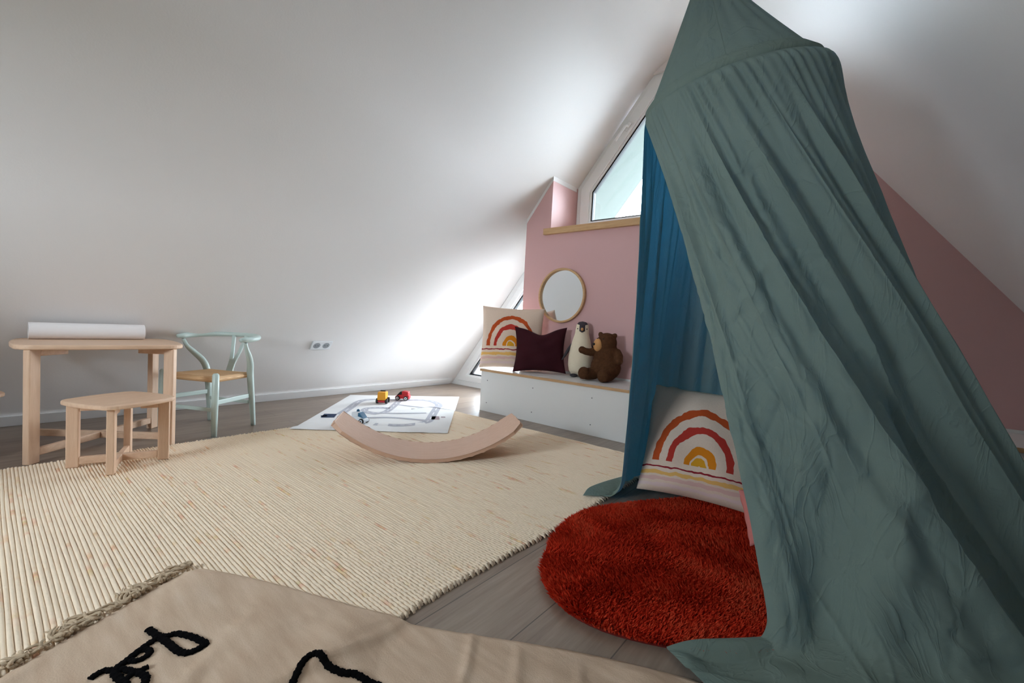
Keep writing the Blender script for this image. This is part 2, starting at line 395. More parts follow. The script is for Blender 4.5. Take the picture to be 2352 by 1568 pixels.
# ------------------------------------------------------------------ the room
TH = 0.25                                                   # roof build-up
def slab_left(y0, y1):
    a = [XL, 0.0]; b = [xl(ZC), ZC]; n = (-math.sin(math.radians(52)) * TH, math.cos(math.radians(52)) * TH)
    return [a, b, [b[0] + n[0], b[1] + n[1]], [a[0] + n[0], a[1] + n[1]]]
def slab_right(y0, y1):
    a = [XR, 0.0]; b = [xr(ZC), ZC]; n = (math.sin(math.radians(52)) * TH, math.cos(math.radians(52)) * TH)
    return [a, [a[0] + n[0], a[1] + n[1]], [b[0] + n[0], b[1] + n[1]], b]
YE = YO + 0.14                                              # end of the heated room
struct('floor', MB().box(((XL + XR) / 2, (YB + YE) / 2, -0.05), (XR - XL + 0.8, YE - YB + 0.4, 0.1)), M['floor'])
struct('wall_left', MB().prism(slab_left(0, 0), YB - 0.2, YE, 1), M['white'])
struct('wall_right', MB().prism(slab_right(0, 0), YB - 0.2, YE, 1), M['white'])
def cove():
    xm = (xl(ZC) + xr(ZC)) / 2; z0 = ZC - 0.30; P = []
    for k in range(15):
        s = k / 14; a = (xl(z0), z0); b = (xl(ZC), ZC); c = (xm, ZC)
        P.append([(1 - s) ** 2 * a[0] + 2 * s * (1 - s) * b[0] + s * s * c[0], (1 - s) ** 2 * a[1] + 2 * s * (1 - s) * b[1] + s * s * c[1]])
    P += [[2 * xm - p[0], p[1]] for p in P[-2::-1]]
    V = []; F = []; n = len(P)
    for y in (YB - 0.1, YE): V += [(p[0], y, p[1]) for p in P]
    for y in (YB - 0.1, YE): V += [(p[0] + (0.06 if p[0] > xm else -0.06 if p[0] < xm else 0), y, p[1] + 0.12) for p in P]
    for i in range(n - 1): F += [(i, i + 1, n + i + 1, n + i), (2 * n + i + 1, 2 * n + i, 3 * n + i, 3 * n + i + 1)]
    return MB().add(V, F)
struct('ceiling', cove(), M['white'], smooth=True)
# eaves outside the gable: the roof runs on past the glass
struct('trim_1', MB().prism([[xl(1.3) - 0.05, 1.24], [xl(ZC) - 0.05, ZC - 0.06], [xl(ZC) - 0.25, ZC + 0.1], [xl(1.3) - 0.25, 1.4]], YE, 4.16, 1), M['soffit'])
struct('trim_2', MB().prism([[XR + 0.05, -0.06], [XR + 0.25, 0.1], [xr(ZC) + 0.25, ZC + 0.1], [xr(ZC) + 0.05, ZC - 0.06]], YE, 4.16, 1), M['soffit'])
struct('ground', MB().box((-1, 24, -3.0), (60, 40, 0.2)), M['lawn'])
struct('bounce_slab', MB().box((-3.3, 5.0, -0.12), (1.9, 2.9, 0.1)), M['bounce_white'])  # unseen white slab, added to bounce daylight through the floor window
struct('trim_6', MB().box((-1, -22, -3.0), (60, 40, 0.2)), M['ground_dark'])  # unseen rear ground, made dark to keep bounced light off the slopes
# skirting
def skirt_prof(z0, z1, d): return [[xl(z0), z0], [xl(z0) + d, z0], [xl(z1) + d, z1], [xl(z1), z1]]
struct('baseboard_left', MB().prism(skirt_prof(0.0, 0.064, 0.016), YB, YO - 0.05, 1), M['trim'], bevel=0.003)
# rear gable wall with an unseen window opening, added behind the camera for fill light
def tri_wall(y0, y1, hole):
    """gable wall made of strips round a rectangular opening hole=(x0,x1,z0,z1)"""
    m = MB(); x0, x1, z0, z1 = hole; O = 0.1
    m.prism([[XL - O, -0.02], [XR + O, -0.02], [xr(z0) + O, z0], [xl(z0) - O, z0]], y0, y1)
    m.prism([[xl(z0) - O, z0], [x0, z0], [x0, z1], [xl(z1) - O, z1]], y0, y1)
    m.prism([[x1, z0], [xr(z0) + O, z0], [xr(z1) + O, z1], [x1, z1]], y0, y1)
    m.prism([[xl(z1) - O, z1], [xr(z1) + O, z1], [xr(ZC) + O, ZC + 0.05], [xl(ZC) - O, ZC + 0.05]], y0, y1)
    return m
struct('wall_rear', tri_wall(YB - 0.15, YB, (-2.12, -1.03, 0.78, 1.67)), M['white'])
# pink front wall: thick piece with the window niche cut into its top
XE = -2.325                                                 # free left end of the pink wall
XN0, XN1, ZN = -2.075, -0.86, 1.475                        # niche sides and bottom; hidden right side moved in to dim right slope
def pink_wall(y0, y1):
    m = MB()
    m.prism([[XE, 0], [1.35, 0], [xr(ZN) + 0.05, ZN], [XE, ZN]], y0, y1)
    m.prism([[XE, ZN], [XN0, ZN], [XN0, zl(XN0) + 0.02], [XE, zl(XE) + 0.02]], y0, y1)
    m.prism([[XN1, ZN], [xr(ZN) + 0.05, ZN], [XN1, zr(XN1) + 0.05]], y0, y1)
    return m
struct('wall_gable', pink_wall(YP, YO + 0.1), M['pink'])
struct('trim_4', MB().box((XE - 0.003, (YP + 0.004 + YO) / 2, 0.80), (0.006, YO - YP - 0.01, 1.56)), M['white'])
# unpainted white strip where the pink paint stops below the slope
def strip(xa, xb, d):
    return [[xa, zl(xa) - d], [xb, zl(xb) - d], [xb, zl(xb) + 0.01], [xa, zl(xa) + 0.01]]
struct('trim_3', MB().prism(strip(XE - 0.002, XN0 + 0.002, 0.035), YP - 0.002, YO - 0.02, 1), M['white'])
#struct('trim_4', MB().prism([[XN1 - 0.3, zr(XN1 - 0.3) - 0.012], [XN1 - 0.3, zr(XN1 - 0.3) + 0.02], [1.2, 0.0], [1.19, 0.0]], YP - 0.0015, YP + 0.02, 1), M['white'])
# white gable above the window
WT = 2.70
struct('wall_front', MB().prism([[xl(WT) - 0.12, WT - 0.01], [xr(WT) + 0.12, WT - 0.01], [xr(ZC) + 0.15, ZC + 0.08], [xl(ZC) - 0.15, ZC + 0.08]], YO - 0.03, YE, 1)
       .prism([[xr(WT) + 0.02, WT], [xr(WT) + 0.3, WT], [xr(1.5) + 0.3, 1.5], [XN1 - 0.02, 1.5], [XN1 - 0.02, zr(XN1)]], YO + 0.0, YE, 1), M['white'])
# wooden window sill
struct('trim_5', MB().box(((XN0 - 0.055 + XN1 + 0.055) / 2, (YP - 0.03 + YO - 0.02) / 2, 1.4665), (XN1 - XN0 + 0.11, YO - YP + 0.01, 0.05)), M['oak'], bevel=0.003)

def inset(P, d):
    """inset a convex polygon (list of 2D, counter-clockwise) by d"""
    n = len(P); out = []
    for i in range(n):
        a = Vector(P[i - 1]); b = Vector(P[i]); c = Vector(P[(i + 1) % n])
        d1 = (b - a).normalized(); d2 = (c - b).normalized(); n1 = Vector((-d1.y, d1.x)); n2 = Vector((-d2.y, d2.x))
        k = (n1 + n2); k = k / max(k.dot(n1), 1e-6); out.append([b.x + k.x * d, b.y + k.y * d])
    return out
def frame(mb, P, w, y0, y1):
    """flat frame of width w along polygon P in the XZ plane, y0 = room side"""
    Q = inset(P, w); n = len(P)
    V = [(p[0], y0, p[1]) for p in P] + [(p[0], y0, p[1]) for p in Q] + [(p[0], y1, p[1]) for p in P] + [(p[0], y1, p[1]) for p in Q]
    F = []
    for i in range(n):
        j = (i + 1) % n
        F += [(i, j, n + j, n + i), (2 * n + j, 2 * n + i, 3 * n + i, 3 * n + j), (n + i, n + j, 3 * n + j, 3 * n + i), (j, i, 2 * n + i, 2 * n + j)]
    mb.add(V, F); return Q
def window(name, P, handle=None, w_out=0.035, w_sash=0.085):
    m = MB(); Q = frame(m, P, w_out, YO - 0.005, YO + 0.08)
    root = struct(name, m, M['upvc'], bevel=0.002)
    s = MB(); q0 = inset(P, w_out + 0.004); R = frame(s, q0, w_sash, YO - 0.02, YO + 0.07); link('sash', s, M['upvc'], root, bevel=0.006)
    b = MB(); R2 = frame(b, R, 0.014, YO - 0.008, YO + 0.06); link('glazing_bead', b, M['upvc'], root, bevel=0.002)
    g = MB(); R3 = frame(g, R2, 0.012, YO + 0.006, YO + 0.05); link('gasket', g, M['gasket'], root)
    p = MB(); p.prism([[a[0], a[1]] for a in R3], YO + 0.018, YO + 0.024, 1); link('pane', p, M['glass'], root)
    if handle:
        (hx, hz), ang = handle; dx, dz = math.cos(ang), math.sin(ang)
        hm = MB(); hm.tube([(hx, YO - 0.02, hz), (hx, YO - 0.062, hz)], 0.010, 12)
        hm.tube([(hx + dx * t, YO - 0.062 + (0.006 if t == 0 else 0), hz + dz * t) for t in (0.0, -0.012, -0.05, -0.10, -0.135)], [0.010, 0.011, 0.010, 0.010, 0.009], 12)
        hm.box((hx, YO - 0.024, hz), (0.03, 0.010, 0.07), Matrix.Rotation(-(ang - PI / 2), 3, 'Y'))
        link('handle', hm, M['upvc'], root, smooth=True, bevel=0.002)
    return root
al = math.radians(52)
window('window_1', [[XN0 + 0.005, ZN], [XN1 - 0.005, ZN], [XN1 - 0.005, zr(XN1 - 0.005) - 0.004], [xr(WT) - 0.02, WT - 0.0], [xl(WT) + 0.02, WT - 0.0], [XN0 + 0.005, zl(XN0 + 0.005) - 0.004]], ((-1.625, 2.335), al))
window('window_2', [[xl(0.0) + 0.002, 0.0], [XE + 0.14, 0.0], [XE + 0.14, zl(XE + 0.14) - 0.004]], None, 0.05, 0.06)
window('rear_fill_window', [[-2.12, 0.78], [-1.03, 0.78], [-1.03, 1.67], [-2.12, 1.67]]).location = (0, YB - 0.1 - YO, 0)  # unseen window, added to light the room from behind the camera
# round ceiling fitting at the very top of the view
def disc_lamp():
    m = MB(); m.lathe([(0.0, 0), (0.075, 0), (0.082, 0.012), (0.082, 0.03), (0.0, 0.03)], 32, cap=False); return m

# ------------------------------------------------------------------ bench along the gable wall
ZB = 0.332
t = thing('storage_bench', 'long white box bench with plywood edged lid against the pink wall', 'bench', (-2.37, 2.51, 0))
L_ = 1.20 - 0.26 + 2.37
link('lid', MB().box((L_ / 2, 0.22, ZB - 0.008), (L_ + 0.0, 0.44, 0.016)), [M['benchwhite']], t, bevel=0.001)
link('lid_edge', MB().box((L_ / 2, -0.0015, ZB - 0.009), (L_, 0.003, 0.018)).box((-0.0015, 0.22, ZB - 0.009), (0.003, 0.44, 0.018)), M['ply'], t)
link('front_panel', MB().box((L_ / 2 + 0.003, 0.018, (ZB - 0.02) / 2), (L_ - 0.006, 0.018, ZB - 0.02)), M['benchwhite'], t, bevel=0.001)
link('side_panel', MB().box((0.014, 0.23, (ZB - 0.02) / 2), (0.018, 0.40, ZB - 0.02)), M['benchwhite'], t, bevel=0.001)
link('back_rail', MB().box((L_ / 2 + 0.03, 0.432, ZB + 0.007), (L_ - 0.06, 0.014, 0.014)), M['benchwhite'], t, bevel=0.001)
for sx in (0.075, 0.52, 1.0, 1.5):
    for sz in (0.07, 0.245):
        link('screw', MB().tube([(sx, 0.0095, sz), (sx, 0.0075, sz)], 0.004, 10), M['screw'], t)

# round mirror on the pink wall
t = thing('round_mirror', 'round wall mirror with thin wooden rim on the pink wall', 'mirror', (-1.923, YP, 0.945))
Rm = 0.218; pr = []
m = MB(); NN = 64
prof = [(Rm - 0.016, -0.004), (Rm - 0.016, -0.030), (Rm, -0.030), (Rm, -0.001)]
V = [(r * math.cos(2 * PI * k / NN), y, r * math.sin(2 * PI * k / NN)) for k in range(NN) for r, y in prof]
F = [(k * 4 + j, ((k + 1) % NN) * 4 + j, ((k + 1) % NN) * 4 + (j + 1) % 4, k * 4 + (j + 1) % 4) for k in range(NN) for j in range(4)]
m.add(V, F); link('rim', m, M['oak'], t, smooth=True, bevel=0.002)
m = MB(); m.prism([[(Rm - 0.015) * math.cos(2 * PI * k / NN), (Rm - 0.015) * math.sin(2 * PI * k / NN)] for k in range(NN)], -0.010, -0.002, 1)
link('mirror_glass', m, M['mirror'], t)

# ------------------------------------------------------------------ cushions
def cushion_mb(w, h, th, n=28, pinch=0.06, seed=0, chop=0.0):
    """square cushion in its own XZ plane, front = -Y; uv 0..1 on both faces"""
    g = np.linspace(-1, 1, n); X, Z = np.meshgrid(g, g, indexing='ij')
    r = np.random.default_rng(seed); 
    ex = (1 - pinch * (1 - Z ** 2)); ez = (1 - pinch * (1 - X ** 2))
    px = X * ex * w / 2; pz = Z * ez * h / 2 - chop * np.exp(-((X - 0.05) / 0.45) ** 2) * ((Z + 1) / 2) ** 2
    prof = ((1 - np.abs(X) ** 2.4) * (1 - np.abs(Z) ** 2.4)).clip(0) ** 0.55
    wr = 0.006 * np.sin(X * 7 + r.uniform(0, 6) + Z * 3) + 0.005 * np.sin(Z * 9 + r.uniform(0, 6) - X * 4)
    m = MB(); uv = []
    for s in (-1, 1):
        G = np.stack([px, s * (prof * th / 2 + wr * prof + 0.002), pz + h / 2], -1)
        m.grid(G, flip=(s > 0)); uv.append(np.stack([(X + 1) / 2, (Z + 1) / 2], -1).reshape(-1, 2))
    # seam joining the two faces
    idx = [i * n for i in range(n)] + [(n - 1) * n + j for j in range(1, n)] + [i * n + n - 1 for i in range(n - 2, -1, -1)] + [j for j in range(n - 2, 0, -1)]
    o = n * n
    for k in range(len(idx)):
        a, b = idx[k], idx[(k + 1) % len(idx)]; m.f.append((a, o + a, o + b, b)); m.m.append(0)
    m.uv = np.concatenate(uv); return m
def cushion(name, label, mat, w, h, th, loc, rz, tilt, spin=0.0, seed=0, group=None, pinch=0.06, chop=0.0):
    o = link(name, cushion_mb(w, h, th, 28, pinch, seed, chop), mat, loc=loc, smooth=True)
    o.rotation_euler = (Matrix.Rotation(rz, 3, 'Z') @ Matrix.Rotation(-tilt, 3, 'X') @ Matrix.Rotation(spin, 3, 'Y')).to_euler()
    return tag(o, label, 'cushion', group)
cushion('rainbow_cushion', 'cream rainbow cushion on the left end of the white bench', M['rainbow'], 0.50, 0.50, 0.15, (-2.20, 2.675, ZB + 0.004), math.radians(36), math.radians(7), 0.0, 1, 'rainbow print cushions')
cushion('velvet_cushion', 'dark burgundy velvet cushion beside the penguin on the bench', M['velvet'], 0.41, 0.36, 0.13, (-1.935, 2.70, ZB + 0.004), math.radians(30), math.radians(14), math.radians(-2), 2, pinch=0.11, chop=0.045)
cushion('rainbow_cushion', 'cream rainbow cushion standing inside the green canopy tent', M['rainbow_low'], 0.46, 0.47, 0.14, (-0.49, 1.80, 0.03), math.radians(17), math.radians(24), math.radians(3), 3, 'rainbow print cushions')
cushion('pink_cushion', 'plain pink cushion half hidden behind the canopy opening edge', M['pinkfur'], 0.34, 0.17, 0.10, (-0.165, 1.70, 0.035), math.radians(60), math.radians(20), 0.0, 5)

# ------------------------------------------------------------------ plush animals
def plush(name, mb, mat, parent, voxel=0.006, it=6):
    o = link(name, mb, mat, parent, smooth=True)
    r = o.modifiers.new('Remesh', 'REMESH'); r.mode = 'VOXEL'; r.voxel_size = voxel; r.use_smooth_shade = True
    s = o.modifiers.new('Smooth', 'SMOOTH'); s.iterations = it; s.factor = 0.5
    return o
t = thing('penguin_toy', 'plush penguin with white belly and grey hood standing on the bench', 'stuffed toy', (-1.672, 2.86, ZB), math.radians(180 + 30))
b = MB()
b.lathe([(0.0, 0.008), (0.060, 0.012), (0.083, 0.04), (0.092, 0.09), (0.090, 0.15), (0.080, 0.22), (0.064, 0.28), (0.052, 0.32), (0.050, 0.35), (0.045, 0.385), (0.030, 0.407), (0.0, 0.414)], 28, cap=False)
plush('body', b, M['penguin'], t, 0.006, 4)
bk = MB(); bk.ball((0, 0.050, 0.352), (0.019, 0.016, 0.022), 14); link('beak', bk, M['pearlgrey'], t, smooth=True)
bk = MB(); bk.ball((0, 0.064, 0.354), (0.010, 0.010, 0.012), 12); link('beak_tip', bk, M['muzzle'], t, smooth=True)
for s in (-1, 1):
    e = MB(); e.ball((s * 0.034, 0.038, 0.357), 0.0045, 10); link('eye', e, M['nose'], t, smooth=True)
    fl = MB(); fl.tube([(s * 0.066, -0.01, 0.245), (s * 0.092, -0.008, 0.20), (s * 0.118, 0.0, 0.15), (s * 0.138, 0.008, 0.115)], [0.018, 0.026, 0.022, 0.008], 12, squash=0.45)
    link('flipper', fl, M['pearlgrey'], t, smooth=True)
    ft = MB(); ft.ball((s * 0.042, 0.070, 0.012), (0.030, 0.038, 0.012), 14); link('foot', ft, M['pearlgrey'], t, smooth=True)
t = thing('bear_toy', 'brown plush bear with tan muzzle sitting on the bench by the canopy', 'stuffed toy', (-1.435, 2.81, ZB), math.radians(180 + 8))
b = MB()
b.ball((0, 0, 0.095), (0.108, 0.100, 0.098), 20); b.ball((0, 0, 0.175), (0.092, 0.085, 0.10), 20); b.ball((0.0, 0.008, 0.265), (0.072, 0.070, 0.075), 20)
b.tube([(0.06, 0.03, 0.21), (0.095, 0.06, 0.195), (0.125, 0.085, 0.20), (0.142, 0.095, 0.208)], [0.032, 0.028, 0.026, 0.024], 12); b.ball((0.146, 0.098, 0.210), 0.027, 12)
b.tube([(-0.07, 0.0, 0.21), (-0.10, 0.03, 0.18), (-0.112, 0.055, 0.155)], [0.032, 0.03, 0.026], 12); b.ball((-0.113, 0.06, 0.150), 0.028, 12)
b.tube([(0.06, 0.05, 0.05), (0.095, 0.11, 0.045), (0.105, 0.135, 0.05)], [0.045, 0.042, 0.040], 12); b.ball((0.107, 0.14, 0.052), (0.042, 0.036, 0.046), 12)
b.tube([(-0.05, 0.05, 0.05), (-0.04, 0.11, 0.042), (-0.035, 0.135, 0.045)], [0.045, 0.042, 0.040], 12); b.ball((-0.034, 0.14, 0.046), (0.042, 0.034, 0.046), 12)
b.ball((0.052, 0.0, 0.325), (0.020, 0.012, 0.020), 12); b.ball((-0.052, -0.004, 0.322), (0.020, 0.012, 0.020), 12)
plush('body', b, M['bear'], t, 0.006, 6)
hx, hy = 0.046, 0.058
mz = MB(); mz.ball((hx, hy, 0.250), (0.038, 0.030, 0.046), 18, Matrix.Rotation(math.radians(-36), 3, 'Z')); link('muzzle', mz, M['muzzle'], t, smooth=True)
ns = MB(); ns.ball((hx + 0.021, hy + 0.026, 0.256), (0.010, 0.007, 0.009), 12); link('nose', ns, M['nose'], t, smooth=True)
for s in (-1, 1):
    e = MB(); e.ball((0.030 + s * 0.026, 0.060 - s * 0.012, 0.296), 0.005, 10); link('eye', e, M['nose'], t, smooth=True)
# ------------------------------------------------------------------ cream ribbed rug
RX0, RX1, RY0, RY1 = -2.645, -0.79, -0.40, 2.30
RZ = 0.013
def ribbed_rug():
    pitch = 0.0100; nr = int((RY1 - RY0) / pitch); ns = 110; m = MB()
    prof = [(-0.5, 0.0085), (-0.34, 0.0115), (-0.12, RZ), (0.12, RZ), (0.34, 0.0115), (0.5, 0.0085)]
    tone = []
    for i in range(nr):
        y = RY0 + (i + 0.5) * pitch; ph = RNG.uniform(0, 6); tn = RNG.uniform(0, 1)
        x0 = RX0 + RNG.uniform(-0.006, 0.004) + (0.006 if i % 2 else 0); x1 = RX1 + RNG.uniform(-0.003, 0.003) + (0.004 if i % 2 else 0) + 0.008 * math.sin(y * 6)
        s = np.linspace(0, 1, ns); xs = x0 + (x1 - x0) * (0.5 - 0.5 * np.cos(s * PI)) ** 0.85
        hh = np.clip(np.minimum((xs - x0), (x1 - xs)) / 0.008, 0, 1) ** 0.5
        wy = 0.0004 * np.sin(xs * 9 + ph) + 0.002 * np.sin(xs * 4 + 3 * y) ; wz = 1 + 0.08 * np.sin(xs * 260 + ph)
        G = np.stack([np.stack([xs, y + wy + c * pitch * (0.6 + 0.4 * hh), np.maximum(z * hh * wz, 0.0008)], -1) for c, z in prof], 0)
        m.grid(G, flip=True); tone += [tn] * (len(prof) * ns)
    m.box(((RX0 + RX1) / 2 + 0.001, (RY0 + RY1) / 2, 0.0048), (RX1 - RX0 - 0.035, RY1 - RY0 - 0.006, 0.0076)); tone += [0.5] * 8
    return m, tone
rm, tone = ribbed_rug()
o = link('ribbed_rug', rm, M['rib'], loc=(0, 0, 0.0), smooth=True)
at = o.data.attributes.new('rib_tone', 'FLOAT', 'POINT'); at.data.foreach_set('value', np.array(tone, dtype=np.float32))
tag(o, 'large cream ribbed wool rug with pink and yellow flecks under the rocking board', 'rug')

# ------------------------------------------------------------------ beige flat rug with black lettering
BC = np.array([-1.326, 0.346]); BE1 = np.array([0.891, 0.454]); BE2 = np.array([0.454, -0.891])
BL1, BL2 = 1.36, 1.02
def brug_z(x, y):
    """rests on the ribbed rug, then drops to the floor past its edge"""
    d = (RX1 - x) / 0.05
    k = np.clip(d + 0.6, 0, 1); k = k * k * (3 - 2 * k)
    return 0.006 + 0.0125 * k
def _ab(px, py):
    d = onz(px, py, 0.02)[:2] - BC; return float(d @ BE1), float(d @ BE2)
RIDGES = [(_ab(935, 1408), _ab(690, 1540), 0.007, 0.014), (_ab(1085, 1440), _ab(1035, 1590), 0.007, 0.010), (_ab(560, 1420), _ab(380, 1600), 0.006, 0.022), (_ab(1190, 1475), _ab(1160, 1600), 0.005, 0.012), (_ab(760, 1400), _ab(600, 1440), 0.005, 0.02), (_ab(1330, 1520), _ab(1320, 1640), 0.005, 0.012)]
def ridges(a, b):
    f = 0 * a
    for (p, q, hgt, w) in RIDGES:
        dx, dy = q[0] - p[0], q[1] - p[1]; L = math.hypot(dx, dy); dx /= L; dy /= L
        t_ = (a - p[0]) * dx + (b - p[1]) * dy; n_ = -(a - p[0]) * dy + (b - p[1]) * dx + 0.012 * np.sin(t_ * 14)
        f = f + hgt * np.exp(-(n_ / w) ** 2) * np.clip((t_ + 0.02) / 0.05, 0, 1) * np.clip((L + 0.08 - t_) / 0.12, 0, 1)
    return f
def brug_pt(a, b):
    x = BC[0] + BE1[0] * a + BE2[0] * b; y = BC[1] + BE1[1] * a + BE2[1] * b
    # edge of the photograph's rug is a little wavy
    w = 0.012 * np.sin(a * 7.0 + 0.6) * np.exp(-b / 0.12)
    x = x - BE2[0] * w; y = y - BE2[1] * w
    f = 0.004 * np.sin(a * 13 + b * 7 + 0.6 * np.sin(b * 9)) + 0.003 * np.sin(a * 29 - b * 11) + 0.004 * np.sin(a * 5.5 - b * 14 + 1.0)
    f = np.maximum(f, 0) * np.clip(b / 0.03, 0, 1) * np.clip(a / 0.03, 0, 1)
    return x, y, brug_z(x, y) + f * 1.5 + ridges(a, b)
na, nb = 220, 150
A_, B_ = np.meshgrid(np.linspace(0, BL1, na), np.linspace(0, BL2, nb), indexing='ij')
# soft rounded corner
rc = 0.03; cut = np.clip(rc - A_, 0, rc) * np.clip(rc - B_, 0, rc) / rc
X_, Y_, Z_ = brug_pt(A_ + 0.5 * cut, B_ + 0.5 * cut)
bt = thing('lettered_rug', 'beige flat woven rug with black script lettering and frayed end', 'rug', (BC[0], BC[1], 0))
G = np.stack([X_ - BC[0], Y_ - BC[1], Z_], -1)
m = MB(); m.grid(G, flip=True)
ob = link('woven_sheet', m, M['weave'], bt, smooth=True); sd = ob.modifiers.new('Solidify', 'SOLIDIFY'); sd.thickness = 0.0035; sd.offset = -1
def to_ab(px, py):
    p = onz(px, py, 0.02); d = p[:2] - BC; return float(d @ BE1), float(d @ BE2)
def smooth_path(P, n=8):
    P = np.array(P, float); out = []
    for i in range(len(P) - 1):
        p0 = P[max(i - 1, 0)]; p1 = P[i]; p2 = P[i + 1]; p3 = P[min(i + 2, len(P) - 1)]
        for k in range(n):
            s = k / n; out.append(0.5 * ((2 * p1) + (-p0 + p2) * s + (2 * p0 - 5 * p1 + 4 * p2 - p3) * s * s + (-p0 + 3 * p1 - 3 * p2 + p3) * s ** 3))
    out.append(P[-1]); return np.array(out)
def stroke(mb, pts, w):
    ab = smooth_path([to_ab(*p) for p in pts], 8)
    Pt = []; rr = []
    for i, (a, b) in enumerate(ab):
        x, y, z = brug_pt(np.float64(a), np.float64(b)); Pt.append((x - BC[0], y - BC[1], float(z) + 0.002)); rr.append(w * (1 + 0.22 * math.sin(i * 1.9) * math.sin(i * 0.7)))
    mb.tube(Pt, rr, 10, squash=0.55)
z6 = lambda x, y: (x / 3.5636, 1240 + y / 3.5636)
z7 = lambda x, y: (600 + x / 3.5636, 1240 + y / 3.5636)
lt = MB()
stroke(lt, [z6(*p) for p in [(1205, 735), (1260, 775), (1310, 810), (1370, 848), (1420, 890), (1470, 920), (1530, 928), (1610, 900), (1675, 858), (1640, 830), (1570, 800), (1500, 782), (1430, 772), (1370, 790), (1300, 800), (1230, 840), (1160, 890), (1090, 945), (1020, 1000), (965, 1040), (935, 1085), (965, 1130), (1010, 1175), (1060, 1230), (1130, 1290)]], 0.0074)
stroke(lt, [z6(*p) for p in [(1030, 985), (1090, 995), (1160, 975), (1215, 935), (1210, 905), (1160, 900), (1110, 925), (1050, 975)]], 0.0065)
stroke(lt, [z6(*p) for p in [(735, 1140), (790, 1100), (850, 1072), (920, 1070), (1000, 1062), (1080, 1078), (1150, 1098), (1190, 1125), (1180, 1175), (1120, 1220)]], 0.0066)
stroke(lt, [z6(*p) for p in [(1210, 1040), (1150, 1068), (1090, 1095), (1040, 1130), (1000, 1175), (960, 1230)]], 0.0062)
lt2 = MB()
stroke(lt2, [z7(*p) for p in [(200, 1230), (250, 1165), (300, 1095), (350, 1030), (405, 985), (465, 975), (520, 1005), (590, 1045), (680, 1072), (760, 1066), (830, 1082), (900, 1110), (975, 1138), (960, 1180), (920, 1240)]], 0.0072)
link('lettering', lt2, M['blacktuft'], bt, smooth=True); link('lettering', lt, M['blacktuft'], bt, smooth=True)
# frayed fringe along the short end: loosely twisted tassels
def tassel(a0):
    mb = MB(); n = 4 + RNG.integers(0, 3); ln = RNG.uniform(0.035, 0.075); sw = RNG.uniform(-0.06, 0.045)
    for k in range(n):
        P = []; ph = RNG.uniform(0, 6); o1 = RNG.uniform(-0.006, 0.006); sp = RNG.uniform(-0.014, 0.014)
        for i in range(9):
            s = i / 8; aa = -0.004 - s * ln * (0.8 + 0.2 * math.cos(k)) ; bb = a0 + o1 + sw * s ** 1.5 + sp * s + 0.006 * math.sin(s * 7 + ph)
            x = BC[0] + BE1[0] * aa + BE2[0] * bb; y = BC[1] + BE1[1] * aa + BE2[1] * bb
            P.append((x - BC[0], y - BC[1], RZ + 0.004 + 0.007 * abs(math.sin(s * 5 + ph)) * (1 - 0.4 * s) + 0.003 * (k % 3)))
        mb.tube(P, [0.0036, 0.0036, 0.0034, 0.0032, 0.003, 0.003, 0.0028, 0.0022, 0.0012], 6)
    return mb
for k in range(26):
    link('tassel', tassel(0.004 + k * 0.0245 + RNG.uniform(-0.009, 0.009)), M['fringe'], bt, smooth=True)

# ------------------------------------------------------------------ rust red round rug
rp = [onz(x, y, 0.026)[:2] for x, y in [(1240, 1290), (1250, 1340), (1290, 1388), (1340, 1418), (1400, 1442), (1500, 1467), (1620, 1484), (1770, 1486)]]
rp += [np.array(p) for p in [(-0.02, 1.27), (0.035, 1.45), (0.01, 1.66), (-0.10, 1.83), (-0.30, 1.93), (-0.50, 1.92)]]
rp += [onz(x, y, 0.026)[:2] for x, y in [(1440, 1150), (1345, 1165), (1300, 1188), (1262, 1232)]]
RCN = np.array([-0.40, 1.38])
def closed(P, n):
    P = np.array(P); k = len(P); out = []
    for i in range(k):
        p0, p1, p2, p3 = P[i - 1], P[i], P[(i + 1) % k], P[(i + 2) % k]
        for q in range(n):
            s = q / n; out.append(0.5 * ((2 * p1) + (-p0 + p2) * s + (2 * p0 - 5 * p1 + 4 * p2 - p3) * s * s + (-p0 + 3 * p1 - 3 * p2 + p3) * s ** 3))
    return np.array(out)
OUT = closed(rp, 8); ang = np.arctan2(OUT[:, 1] - RCN[1], OUT[:, 0] - RCN[0]); rad = np.linalg.norm(OUT - RCN, axis=1)
od = np.argsort(ang); ang, rad = ang[od], rad[od]
def rug_r(a): return np.interp(a, np.r_[ang - 2 * PI, ang, ang + 2 * PI], np.r_[rad, rad, rad])
t = thing('round_rug', 'round rust red shaggy rug half inside the green canopy', 'rug', (RCN[0], RCN[1], 0))
aa = np.linspace(-PI, PI, 96, endpoint=False); m = MB()
m.prism([[rug_r(a) * 0.965 * math.cos(a), rug_r(a) * 0.965 * math.sin(a)] for a in aa], 0.0008, 0.014, 2)
link('backing', m, M['backing'], t)
